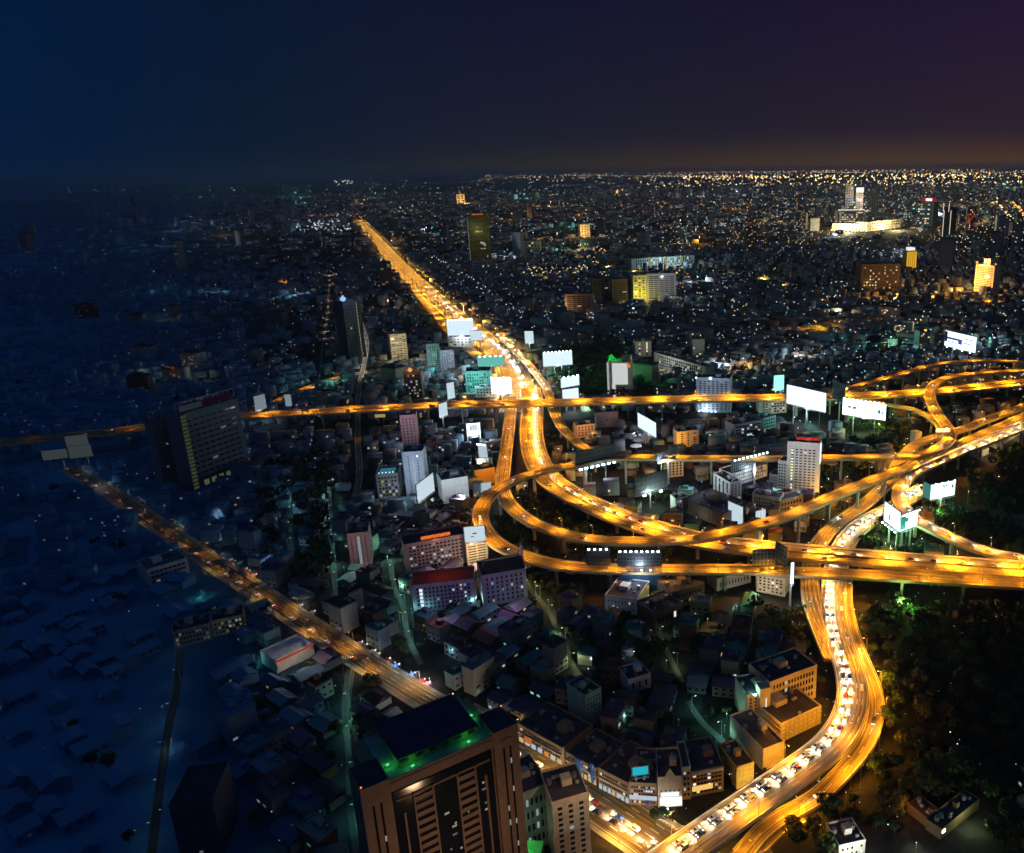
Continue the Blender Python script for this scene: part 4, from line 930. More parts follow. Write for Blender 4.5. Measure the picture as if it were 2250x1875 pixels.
# grey layered block flood
r, w, h, d, xm = got('yellow floodlit facade'); lamp('POINT', (1, .85, .15), 70000, (w * .5, -30, h * .3), r, 'facade_light', 3)
r, w, h, d, xm = got('grey layered office'); lamp('POINT', (.8, .85, 1), 45000, (w * .6, -50, h * .8), r, 'facade_light', 3)
r, w, h, d, xm = got('brown ended slab'); lamp('POINT', (1, .6, .2), 30000, (-8, -16, h * .5), r, 'facade_light', 3)
r, w, h, d, xm = got('three amber cores'); [bar(r, 'amber_core', w * x, w * x + 5, -1, .1, 1, h + 3, em('amber core', (.7, .4, .12), .5)) for x in (.27, .53, .77)]; lamp('POINT', (.7, 1, .95), 260000, (w * .5, -60, 40), r, 'facade_light', 5)
r, w, h, d, xm = got('narrow tower in the left middle'); lamp('POINT', (1, .65, .2), 260000, (0, -50, h * .4), r, 'facade_light', 5)
r, w, h, d, xm = got('temple-like'); lamp('POINT', (1, .6, .15), 700000, (w * .5, -80, h * .4), r, 'facade_light', 6); q = MB(); q.cyl((w / 2, d / 2), w * .3, .5, h, h + 50, 8); q.build('spire', M_CREAM, r)
r, w, h, d, xm = got('orange-crowned'); [MB().octa((w * x, 2, h + 4), s).build('crown_lamp', em('orange crown', (1, .5, .12), 1.2), r) for x, s in ((.02, 4.5), (.5, 3), (1, 3))]; bar(r, 'crown', w * .35, w * .7, 4, d - 4, h, h + 14, M_CREAM)
lamp('POINT', (1, .5, .12), 420000, (w * .1, -40, h * .5), r, 'facade_light', 4); lamp('POINT', (1, .5, .12), 60000, (w * .5, -6, h + 8), r, 'crown_light', 2)
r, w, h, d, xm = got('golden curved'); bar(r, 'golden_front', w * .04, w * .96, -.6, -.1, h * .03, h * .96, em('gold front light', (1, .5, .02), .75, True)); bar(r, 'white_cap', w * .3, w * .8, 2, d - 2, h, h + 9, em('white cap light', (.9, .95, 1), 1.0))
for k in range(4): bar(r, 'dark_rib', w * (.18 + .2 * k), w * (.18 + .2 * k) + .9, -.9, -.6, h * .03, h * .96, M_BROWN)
r, w, h, d, xm = got('blazing white top'); bar(r, 'lit_top', 0, w, -1, d, h * .82, h + 4, em('white top light', (1, 1, .85), 1.3)); lamp('POINT', (1, .95, .8), 500000, (w * .5, -80, h * .5), r, 'facade_light', 6)
r, w, h, d, xm = got('dull twin tower'); q = MB(); q.beam((w * .5, d / 2, h), (w * .9, d / 2, h + 36), 8); q.build('mast_light', em('pale green light', (.7, 1, .3), .8), r)
r, w, h, d, xm = got('broad cream floodlit mall'); lamp('POINT', (1, .85, .45), 2500000, (w * .5, -80, 24), r, 'facade_light', 8); [MB().octa((w * k / 12, -14, 6), 4).build('forecourt_lamp', glowm('yellow', 3, xm), r) for k in range(13)]
r, w, h, d, xm = got('right-hand wing of the cream'); lamp('POINT', (1, .8, .4), 2000000, (w * .4, -80, 24), r, 'facade_light', 8)
r, w, h, d, xm = got('bright upper storeys'); sign(r, 0, w, -2, h + 2, h + 8, glowm('white', 1.4, xm), 12)
r, w, h, d, xm = got('teal-lit glass'); bar(r, 'roof_sign', w * .5, w * .85, 0, 4, h + 6, h + 18, em('white red sign', (1, .8, .75), 1.6)); bar(r, 'red_halo_sign', w * .2, w * 1.05, 4, 6, h + 3, h + 22, em('red surround', (.5, .02, .01), .6))
r, w, h, d, xm = got('two white neon'); [bar(r, 'neon_line', w * x, w * x + 1.6, -1.5, -.1, z0 * h, z1 * h, em('neon line', (1, .82, .66), 1.1)) for x, z0, z1 in ((.1, .0, .9), (.85, .0, .9), (.0, .85, 1.15), (.6, .85, 1.15))]
# ornate corner building
r, w, h, d, xm = got('cream ornate'); bar(r, 'shopfront', w * .08, w * .96, -.5, -.1, 1, 5.6, em('white shopfront', (.95, 1, .98), 1.3, True)); bar(r, 'fascia_sign', w * .12, w * .86, -.8, -.4, 6.6, 8.6, em('white fascia', (.9, .95, 1), 1.1, True))
q = MB(); q.tri((w * .3, 0, h + 1), (w * .7, 0, h + 1), (w * .5, 0, h + 5)); q.tri((w * .7, .6, h + 1), (w * .3, .6, h + 1), (w * .5, .6, h + 5)); q.quad((w * .3, 0, h + 1), (w * .5, 0, h + 5), (w * .5, .6, h + 5), (w * .3, .6, h + 1)); q.quad((w * .5, 0, h + 5), (w * .7, 0, h + 1), (w * .7, .6, h + 1), (w * .5, .6, h + 5)); q.build('gable', M_CREAM, r)
lamp('POINT', (1, .9, .75), 2500, (w * .5, -9, 5), r, 'forecourt_light', .5)
r, w, h, d, xm = got('dark glazed shop'); bar(r, 'fascia_sign', w * .04, w * .66, -.5, -.1, 3.2, 5.8, em('amber fascia', (1, .6, .15), .9, True)); bar(r, 'cornice', w * .02, w * .98, -.9, -.1, h - 1, h + .8, M_CREAM)
r, w, h, d, xm = got('curved corner shophouse'); bar(r, 'shopfront', 0, w, -.4, -.1, 3.4, 5.6, em('pale shopfront', (.8, .9, 1), .6, True))
for s, l0 in (('leading up from', 'cool'), ('blue hoarding', 'warm'), ('nearest the tower on', 'orange')):
    r, w, h, d, xm = got(s)
    for k in range(7):
        x = w * (k + .2) / 7; bar(r, 'shopfront', x, x + w / 12, -.5, -.1, .6, 3.0, glowm(rng.choice(['cool', l0, 'warm']), .7, 1400))
    bar(r, 'cornice', .1, w - .1, -.8, -.1, h * .62, h * .66, M_CREAM)
r, w, h, d, xm = got('blue hoarding'); bar(r, 'hoarding', w * .35, w * .55, -1.2, -.6, h * .3, h * 1.15, basic('blue hoarding', (.05, .16, .42), .6, .2)); bar(r, 'hoarding', w * .86, w * .94, -1.2, -.6, h * .2, h * 1.35, basic('blue hoarding', (.05, .16, .42), .6, .2))
r, w, h, d, xm = got('nearest the tower'); bar(r, 'neon_sign', w * .18, w * .32, -1.2, -.5, h * .3, h * .62, em('orange neon sign', (1, .25, .05), .5, True))
r, w, h, d, xm = got('pattern of small'); lamp('POINT', (.3, 1, .85), 3500, (w * .6, -14, 10), r, 'alley_light', .6)
r, w, h, d, xm = got('L-shaped hotel'); bar(r, 'stair_tower', w * .5, w * .95, -2.5, 4, 0, h + 5, M_CREAM); [MB().box(w * .74, w * .79, -2.8, -2.5, h * (.15 + .1 * k), h * (.15 + .1 * k) + 1.6).build('stair_lamp', em('stair lamp warm', (.9, .9, .7), .9), r) for k in range(8)]; MB().octa((w * .35, -.5, h + .8), .9).build('roof_lamp', em('roof lamp', (.6, 1, .9), 5), r); lamp('POINT', (.4, 1, .8), 1200, (w * .3, 1, h + 2.5), r, 'roof_light', .4)
lamp('POINT', SOD, 7000, (w * .8, -22, 16), r, 'facade_light', 1)
r, w, h, d, xm = got('blank orange end wall'); lamp('POINT', SOD, 6500, (w * .5, -14, 10), r, 'facade_light', 1)
r, w, h, d, xm = got('yellow-lit ragged'); lamp('POINT', (1, .7, .2), 4200, (w * .6, -9, 6), r, 'facade_light', 1)
r, w, h, d, xm = got('orange-lit rear wing of the stair'); lamp('POINT', SOD, 14000, (w * .6, -30, 22), r, 'facade_light', 1)
r, w, h, d, xm = got('orange balcony rails'); lamp('POINT', SOD, 9000, (w * .7, -18, 10), r, 'facade_light', 1)
[MB().box(w * k / 9 - .2, w * k / 9 + .2, -.3, 0, 0, h).build('balcony_pier', M_PARA, r) for k in range(10)]
r, w, h, d, xm = got('white floodlit gabled'); lamp('POINT', (1, 1, .8), 9000, (w * .4, -8, 9), r, 'facade_light', .6)
r, w, h, d, xm = got('yellow-green lit edge'); lamp('POINT', (.8, 1, .45), 3500, (w * .5, -6, 7), r, 'eave_light', .6); MB().box(.5, 2.6, -.5, -.1, h - 1.5, h).build('eave_lamp', em('eave lamp', (.9, 1, .95), 3), r)
r, w, h, d, xm = got('orange-lit eave'); lamp('POINT', SOD, 1500, (w * .2, -4, 8), r, 'eave_light', .6)
for s in ('long pale roofed platform', 'short pale roofed'):
    r, w, h, d, xm = got(s); lamp('POINT', (1, .75, .35), 14000, (w * .5, -6, 14), r, 'platform_light', .8)
r, w, h, d, xm = got('pale corner building under'); lamp('POINT', (1, .85, .6), 5000, (w * .4, -12, 8), r, 'street_glow', .8)
r, w, h, d, xm = got('long orange-lit gabled hall'); lamp('POINT', SOD, 9000, (w * .5, -8, 16), r, 'facade_light', 1)
r, w, h, d, xm = got('pale floodlit shed'); lamp('POINT', (1, .8, .6), 20000, (w * .4, -14, 16), r, 'facade_light', 1, x=xm); bar(r, 'red_eave', 0, w, -.6, -.1, h - .6, h + .5, em('red eave light', (.8, .1, .02), .35))
r, w, h, d, xm = got('ochre apartment'); lamp('POINT', SOD, 24000, (-6, -12, 10), r, 'street_glow', 1.5)
r, w, h, d, xm = got('salmon four'); lamp('POINT', (1, .5, .2), 20000, (w * .4, -18, 14), r, 'street_glow', 1.5, x=xm)
r, w, h, d, xm = got('yellow-lit tower with stacked'); lamp('POINT', (1, .8, .4), 90000, (w * .4, -40, h * .7), r, 'facade_light', 2, x=xm)
r, w, h, d, xm = got('teal office block carrying'); lamp('POINT', (.4, 1, .9), 60000, (w * .4, -24, h * .9), r, 'facade_light', 2, x=xm)
r, w, h, d, xm = got('front half of the paired'); lamp('POINT', (.6, .8, 1), 60000, (w * .4, -30, h * .9), r, 'facade_light', 2, x=xm)
r, w, h, d, xm = got('long pale slab stretched'); lamp('POINT', (.9, .85, .7), 60000, (w * .4, -34, 26), r, 'facade_light', 2, x=xm)
r, w, h, d, xm = got('purple-grey tower just'); lamp('POINT', (.9, .7, .85), 36000, (w * .4, -26, h), r, 'facade_light', 2, x=xm)

# ------------------------------------------------------------------ street lamps
POLE = {}
def lamp_proto():
    q = MB(); q.cyl((0, 0), .16, .09, 0, 9.5, 6); q.beam((0, 0, 9.4), (1.9, 0, 10), .09); q.box(-.28, .28, -.28, .28, 0, .5)
    POLE['pole'] = q.mesh('lamp_pole', [M_STEEL])
    POLE['head'] = MB().box(1.5, 2.7, -.22, .22, 9.86, 10.06, ty=.05).mesh('lamp_head', [M_STEEL])
    POLE['lens'] = MB().box(1.6, 2.65, -.18, .18, 9.72, 9.86).mesh('lamp_lens', [M_STEEL])
lamp_proto()
NL = [0]; SL = []
def street_lamp(base, ang, xp, label, group, col=SOD, power=9000, lenscol='warm', st=9, scale=1.0, second=False):
    root = empty('street_lamp', base, ang); tag(root, label, 'street lamp', group)
    root.scale = (scale,) * 3
    p = link('pole', POLE['pole'], root)
    for k in ((0, 1) if second else (0,)):
        a = math.pi * k
        hd = link('lamp_head', POLE['head'], root, None, a)
        ln = link('lens', POLE['lens'], hd); ln.material_slots[0].link = 'OBJECT'; ln.material_slots[0].material = glowm(lenscol, st, xp)
    lo = lamp('SPOT', col, power, (0 if second else 2.1, 0, 9.6), root, 'lamp_light', .5, x=xp, spot=158)
    NL[0] += 1; SL.append((Vector(base).xy.length, root, Vector(base), ang, scale, glowm(lenscol, st, xp), lo, second))
def lamps_along(key, phrase, end, spacing, power, col=SOD, sides='R', every=None, lens='warm', maxn=60, start=10, both=False, maxd=6000, st=9, scale=1.0):
    path, w = PATHS[key]; acc = spacing - start; n = 0; sd = 1
    for i in range(len(path) - 1):
        acc += (path[i + 1] - path[i]).length
        x, y = pix(path[i]); dd = path[i].xy.length
        sp = spacing * min(1.5 if key in ('S3', 'S4') else 9, max(1.0, dd / 1300.0))
        if acc < sp or not (-60 < x < 2310 and 380 < y < 1960) or dd > maxd: continue
        acc = 0; n += 1
        if n > maxn: break
        s = side(path, i)
        if both: off, ang = 0, math.atan2(s.y, s.x)
        else:
            sg = {'R': 1, 'L': -1, 'A': sd}[sides]; sd = -sd
            off = sg * (w / 2 - .1); ang = math.atan2(-s.y * sg, -s.x * sg)
        b = path[i] + s * off; b.z = path[i].z + (.0 if key[0] == 'S' else .0)
        pw = power * (sp / spacing) * (1.6 if both else 1)
        street_lamp(b, ang, max(x, 60), 'street lamp on the %s, %s from its %s end' % (phrase, ordinal(n), end), 'street lamps on the ' + phrase, col, pw, lens, st, scale, both)
PW = 40000
lamps_along('B', 'wide expressway', 'far', 40, PW * 1.9, both=True)
lamps_along('A', 'narrow ramp', 'far', 40, PW * .9, sides='R')
lamps_along('R2', 'crosstown expressway', 'left', 44, PW * 2.6, both=True, maxn=40)
lamps_along('R1', 'rising top-right ramp', 'left', 44, PW * 1.0, sides='R')
lamps_along('L', 'long loop ramp', 'top right', 34, PW * .95, sides='R')
lamps_along('C', 'inner ramp', 'far', 34, PW * .95, sides='L')
lamps_along('D', 'hooked ramp', 'upper right', 34, PW * 1.1, sides='L')
lamps_along('K', 'low brown ramp', 'upper right', 40, PW * .55, sides='R')
lamps_along('G', 'curving expressway', 'upper', 30, PW * .8, sides='A')
lamps_along('H', 'outer ramp', 'upper', 32, PW * .6, sides='L')
lamps_along('R4', 'short feeder ramp', 'left', 36, PW * .9, sides='R')
AMB = (1.0, .5, .07)
lamps_along('S1', 'lower left avenue', 'left', 34, PW * .5, AMB, sides='A', lens='warm')
lamps_along('S20', 'avenue right of the tower', 'left', 26, PW * 1.1, AMB, sides='A', lens='warm')
lamps_along('S3', 'far boulevard', 'near', 30, PW * 7, (1, .5, .08), sides='A', lens='warm', maxn=130, st=14, scale=2.0)
lamps_along('S4', 'frontage road', 'near', 50, PW * 4, SOD, sides='R', lens='orange', maxn=14)
lamps_along('S2', 'side street left of the boulevard', 'left', 50, PW * 2.2, SOD, sides='R', lens='orange', maxn=12)
lamps_along('S5', 'white-lit cross street', 'far', 40, PW * .5, (.85, .9, 1), sides='A', lens='cool', maxn=12)
lamps_along('S6', 'bottom service road', 'lower', 30, PW * .5, SOD, sides='R', lens='orange')
lamps_along('S7', 'alley below the loop', 'upper', 26, PW * 0.150, (.85, 1, .45), sides='A', lens='yellow', maxn=9)
lamps_along('S8', 'teal alley left of centre', 'upper', 30, PW * 0.180, (.35, 1, .9), sides='A', lens='cool', maxn=10)
lamps_along('S9', 'dim blue alley', 'upper', 34, PW * .2, (.3, .8, 1), sides='A', lens='cool', maxn=6)
lamps_along('S10', 'green alley beside the lilac building', 'upper', 24, PW * 0.210, (.4, 1, .8), sides='A', lens='cool', maxn=10)
lamps_along('S11', 'beaded alley left of the beacon tower', 'far', 60, PW * .5, (1, .75, .6), sides='A', lens='white', maxn=12)
lamps_along('S12', 'teal alley left of the brown tower', 'upper', 26, PW * 0.120, (.3, 1, .85), sides='A', lens='teal', maxn=9)
lamps_along('S13', 'dim lane at the lower left', 'upper', 30, PW * .07, (.8, 1, .5), sides='A', lens='yellow', maxn=12)
lamps_along('S14', 'distant left highway', 'left', 90, PW * 9, SOD, sides='R', lens='orange', maxn=6)
lamps_along('S15', 'winding lane in the lower centre', 'upper', 26, PW * 0.090, (.8, 1, .4), sides='A', lens='cool', maxn=7)
lamps_along('S16', 'teal lane left of the stair-tower hotel', 'upper', 22, PW * 0.108, (.3, 1, .8), sides='A', lens='cool', maxn=8)
lamps_along('S17', 'amber road in the middle distance', 'left', 80, PW * 6, (1, .6, .15), sides='A', lens='orange', maxn=14)
lamps_along('S18', 'distant right highway', 'left', 90, PW * 6, SOD, sides='R', lens='orange', maxn=10)

# the farthest street lamps are one mass
SL.sort(key=lambda t: t[0])
far = SL[290:]; mats = [M_STEEL]; q = MB(); mass_o = []
for dd, root, b, a, sc_, gm, lo, two in far:
    if gm not in mats: mats.append(gm)
    M = Matrix.Translation(b) @ Matrix.Rotation(a, 4, 'Z') @ Matrix.Scale(sc_, 4)
    q.mi = 0; q.box(-.14, .14, -.14, .14, 0, 9.5, M); q.box(0, 1.7, -.05, .05, 9.5, 9.62, M)
    for sg in ((1, -1) if two else (1,)):
        q.mi = 0; x0, x1 = sorted((1.5 * sg, 2.7 * sg)); q.box(x0, x1, -.22, .22, 9.86, 10.06, M)
        q.mi = mats.index(gm); x0, x1 = sorted((1.6 * sg, 2.65 * sg)); q.box(x0, x1, -.18, .18, 9.72, 9.86, M)
    mass_o.append((lo, M @ Vector((0 if two else 2.1, 0, 9.6))))
if far:
    fo = tag(q.build('distant_street_lamps', mats), 'far row of street lamps along the boulevard and distant highways', 'street lamps', kind='stuff')
    for lo, p in mass_o: lo.parent = fo; lo.location = p; lo.rotation_euler = (0, 0, 0)
    for dd, root, *_ in far:
        for c in [x for x in root.children_recursive if x.type == 'MESH']: bpy.data.objects.remove(c)
        bpy.data.objects.remove(root)

# ------------------------------------------------------------------ cars
def car_shape(body, van=False):
    q = MB()
    L, W_, Hh = (4.5, 1.8, 1.42) if not van else (5.2, 1.95, 2.1)
    pr = [(-L / 2, .35), (-L / 2, .85), (-L / 2 + .5, .95), (-L / 2 + 1.1, Hh), (L / 2 - 1.9, Hh), (L / 2 - 1.1, .98), (L / 2 - .1, .8), (L / 2, .6), (L / 2, .35)]
    if van: pr = [(-L / 2, .35), (-L / 2, 1.0), (-L / 2 + .15, Hh - .1), (-L / 2 + .4, Hh), (L / 2 - 1.5, Hh), (L / 2 - .8, 1.15), (L / 2 - .1, .95), (L / 2, .6), (L / 2, .35)]
    for i in range(len(pr) - 1):
        (x0, z0), (x1, z1) = pr[i], pr[i + 1]
        w0 = W_ / 2 - (.18 if z0 > 1.05 else 0); w1 = W_ / 2 - (.18 if z1 > 1.05 else 0)
        q.quad((x0, -w0, z0), (x1, -w1, z1), (x1, w1, z1), (x0, w0, z0))
        for s in (-1, 1):
            q.quad((x0, s * w0, z0), (x1, s * w1, z1), (x1, s * W_ / 2, .35), (x0, s * W_ / 2, .35)) if abs(x1 - x0) > .01 else None
    q.quad((-L / 2, -W_ / 2, .35), (-L / 2, W_ / 2, .35), (L / 2, W_ / 2, .35), (L / 2, -W_ / 2, .35))
    return q, L, W_, Hh
CARM = [basic('car paint ' + n, c, .3, 0, spec=.6) for n, c in (('silver', (.45, .46, .48)), ('white', (.75, .75, .74)), ('black', (.02, .02, .022)), ('red', (.4, .03, .02)), ('green', (.05, .3, .1)), ('blue', (.04, .1, .3)), ('yellow', (.7, .45, .03)), ('pink', (.7, .15, .3)))]
CNAME = ['silver', 'white', 'black', 'red', 'green', 'blue', 'yellow', 'pink']
HEADL = em('car headlamp', (.95, .97, 1), 9); TAILL = em('car tail lamp', (1, .05, .02), 2.5)
CP = {}
for van in (0, 1):
    q, L, W_, Hh = car_shape(None, van); CP['body', van] = q.mesh('car_body', [CARM[0]])
    g = MB()
    g.box(-L / 2 + .95, L / 2 - 1.75, -W_ / 2 + .06, -W_ / 2 + .14, .98, Hh - .14); g.box(-L / 2 + .95, L / 2 - 1.75, W_ / 2 - .14, W_ / 2 - .06, .98, Hh - .14)
    g.quad((L / 2 - 1.86, -.7, Hh - .02), (L / 2 - 1.86, .7, Hh - .02), (L / 2 - 1.08, .72, 1.04), (L / 2 - 1.08, -.72, 1.04))
    CP['glass', van] = g.mesh('car_window', [M_GLASS])
    t = MB(); M = Matrix.Rotation(math.pi / 2, 4, 'X')
    for i in range(10):
        a0, a1 = 2 * math.pi * i / 10, 2 * math.pi * (i + 1) / 10; r0 = .33
        t.quad((r0 * math.cos(a0), -.11, r0 * math.sin(a0)), (r0 * math.cos(a1), -.11, r0 * math.sin(a1)), (r0 * math.cos(a1), .11, r0 * math.sin(a1)), (r0 * math.cos(a0), .11, r0 * math.sin(a0)))
        for s in (-.11, .11): t.tri((0, s, 0), (r0 * math.cos(a0), s, r0 * math.sin(a0)), (r0 * math.cos(a1), s, r0 * math.sin(a1)))
    CP['wheel', van] = t.mesh('wheel', [M_TIRE])
    CP['head', van] = MB().box(-.06, .06, -.26, .26, -.12, .12).mesh('headlight', [HEADL]); CP['tail', van] = MB().box(-.05, .05, -.22, .22, -.1, .1).mesh('taillight', [TAILL])
    CP['dim', van] = (L, W_, Hh)
# far cars: one mesh carrying its lamps
for van in (0, 1):
    q, L, W_, Hh = car_shape(None, van); q.mi = 1
    for s in (-.6, .6): q.box(L / 2 - .04, L / 2 + .04, s - .26, s + .26, .55, .8)
    q.mi = 2
    for s in (-.65, .65): q.box(-L / 2 - .04, -L / 2 + .04, s - .22, s + .22, .7, .9)
    q.mi = 3; q.box(-L / 2 + .9, L / 2 - 1.8, -W_ / 2 + .08, W_ / 2 - .08, 1.0, Hh - .14)
    CP['far', van] = q.mesh('far_car', [CARM[0], HEADL, TAILL, M_GLASS])
NC = [0]; NB = [0]
def car(p, ang, phrase, n, end, detail, beam, xp, lit='headlit'):
    van = 1 if rng.random() < .22 else 0; ci = rng.choice([0, 0, 0, 1, 1, 1, 1, 2, 2, 5, 6, 3, 0, 1]); L, W_, Hh = CP['dim', van]
    lab = '%s %s on the %s, %s from its %s end' % (CNAME[ci], 'van' if van else 'car', phrase, ordinal(n), end); grp = 'cars on the ' + phrase
    def setm(o, m, k=0): o.material_slots[k].link = 'OBJECT'; o.material_slots[k].material = m
    if detail:
        root = empty('van' if van else 'car', p, ang); tag(root, lab, 'van' if van else 'car', grp)
        b = link('body', CP['body', van], root); setm(b, CARM[ci]); link('window', CP['glass', van], root)
        for x in (-L / 2 + .85, L / 2 - .9):
            for y in (-W_ / 2 + .06, W_ / 2 - .06): link('wheel', CP['wheel', van], root, (x, y, .33))
        for s in (-.6, .6): link('headlight', CP['head', van], root, (L / 2 + .02, s, .68)); link('taillight', CP['tail', van], root, (-L / 2 - .02, s, .8))
    else:
        root = link('van' if van else 'car', CP['far', van], None, p, ang); tag(root, lab, 'van' if van else 'car', grp); setm(root, CARM[ci])
    if beam:
        lamp('SPOT', (1, .93, .8), beam, (L / 2 + .15, 0, .8), root, 'headlight_beam', .4, x=xp, spot=110, rot=(0, R(-85), 0)); NB[0] += 1
    NC[0] += 1
def traffic(key, phrase, end, offs, gap, rev, maxn, detail_d=430, beam=900, beam_every=1, maxd=2300, near_first=False):
    path, w = PATHS[key]; idx = list(range(len(path) - 1))
    n = 0
    for off in offs:
        acc = rng.uniform(0, gap); g = gap
        for i in idx:
            acc += (path[i + 1] - path[i]).length
            x, y = pix(path[i]); dd = path[i].xy.length
            if acc < g or not (-20 < x < 2270 and 380 < y < 1890) or dd > maxd: continue
            acc = 0; g = gap * rng.uniform(.85, 1.25) * max(1, dd / 900)
            if n >= maxn: break
            n += 1; s = side(path, i); d = path[i + 1] - path[i]; a = math.atan2(d.y, d.x) + (math.pi if rev else 0)
            p = path[i] + s * (off + rng.uniform(-.3, .3)); p.z += .04
            car(p, a, phrase, n, end, dd < detail_d, beam if n % beam_every == 0 else 0, max(x, 400))
# offsets: + is to the right while travelling along the road's own direction
traffic('G', 'curving expressway with headlights', 'upper', (1.0, 4.2), 7.2, False, 116, beam=7500)
traffic('G', 'dark side of the curving expressway', 'upper', (-5.0,), 40, True, 8, beam=500)
traffic('B', 'wide expressway facing the camera', 'far', (-3.2, -6.2), 15, False, 48, beam=11000, maxd=1100)
traffic('B', 'wide expressway heading away', 'far', (6.5,), 60, True, 10, beam=500, maxd=1100)
traffic('A', 'narrow ramp', 'far', (0,), 17, False, 16, beam=11000)
traffic('S3', 'far boulevard facing the camera', 'near', (7, 11), 24, True, 44, beam=90000)
traffic('L', 'long loop ramp', 'top right', (0.5,), 62, False, 14, beam=1300)
traffic('C', 'inner ramp', 'far', (0,), 75, False, 8, beam=1300)
traffic('D', 'hooked ramp', 'upper right', (-2.5, 1.8), 16, False, 30, beam=9000)
traffic('R2', 'crosstown expressway', 'left', (5, -5), 70, True, 20, beam=2500)
traffic('H', 'outer ramp', 'upper', (0,), 60, False, 5, beam=900)
traffic('K', 'low brown ramp', 'upper right', (2,), 80, False, 6, beam=900)
traffic('S1', 'lower left avenue', 'left', (2.5,), 22, True, 22, beam=4000)
traffic('S20', 'avenue right of the tower', 'left', (1.5, 5), 10, True, 34, beam=9000)
bus_root = empty('bus', (0, 0, 0)); tag(bus_root, 'white and orange bus on the low brown ramp behind the wedge billboard', 'bus')
pth, w = PATHS['K']; bi = min(range(len(pth)), key=lambda i: (pix(pth[i])[0] - 1838) ** 2 + (pix(pth[i])[1] - 1148) ** 2)
dv = pth[bi + 1] - pth[bi]; bp = pth[bi] + side(pth, bi) * 3.5
bus_root.location = bp; bus_root.rotation_euler = (0, 0, math.atan2(dv.y, dv.x))
MB().box(-6, 6, -1.25, 1.25, .4, 3.1, tx=.1, ty=.08).build('body', CARM[1], bus_root); MB().box(-5.4, 5.4, -1.3, 1.3, 1.5, 2.5).build('window', M_GLASS, bus_root)
for x in (-3.8, 3.9):
    for y in (-1.15, 1.15): link('wheel', CP['wheel', 0], bus_root, (x, y, .42), 0, (1.3, 1.3, 1.3))

# ------------------------------------------------------------------ trees
def crown_mesh(seed, mat, n=420, rx=4.2, rz=3.4, leaf=.75):
    r = random.Random(seed); q = MB(); lobes = [(r.uniform(-2, 2), r.uniform(-2, 2), r.uniform(-1.2, 1.8), r.uniform(1.5, 2.6)) for _ in range(7)]
    for k in range(n):
        lx, ly, lz, lr = r.choice(lobes)
        u = Vector((r.gauss(0, 1), r.gauss(0, 1), r.gauss(0, 1))).normalized() * lr * r.uniform(.7, 1.05)
        c = Vector((lx + u.x, ly + u.y, lz * .8 + u.z * .8 + 6.0))
        nrm = (u.normalized() + Vector((r.uniform(-.6, .6), r.uniform(-.6, .6), r.uniform(-.2, .9)))).normalized()
        a = nrm.orthogonal().normalized(); b = nrm.cross(a); s = leaf * r.uniform(.6, 1.3); t = r.uniform(0, 6.28)
        a2 = a * math.cos(t) + b * math.sin(t); b2 = nrm.cross(a2)
        q.quad(c - a2 * s, c - b2 * s * .6, c + a2 * s, c + b2 * s * .6)
    return q.mesh('tree_crown', [mat])
def trunk_mesh(seed):
    r = random.Random(seed); q = MB(); q.cyl((0, 0), .32, .2, 0, 3.6, 7)
    for k in range(5):
        a = k * 1.257 + r.uniform(-.3, .3); q.beam((0, 0, 2.6 + .2 * k), (1.9 * math.cos(a), 1.9 * math.sin(a), 5.2 + r.uniform(0, 1)), .16)
    return q.mesh('tree_trunk', [M_BARK])
CROWNS = [crown_mesh(s, M_GRN[s % 3]) for s in range(6)]; TRUNKS = [trunk_mesh(s) for s in range(3)]
def inpoly(x, y, poly):
    c = False; j = len(poly) - 1
    for i in range(len(poly)):
        xi, yi = poly[i]; xj, yj = poly[j]
        if (yi > y) != (yj > y) and x < (xj - xi) * (y - yi) / (yj - yi) + xi: c = not c
        j = i
    return c
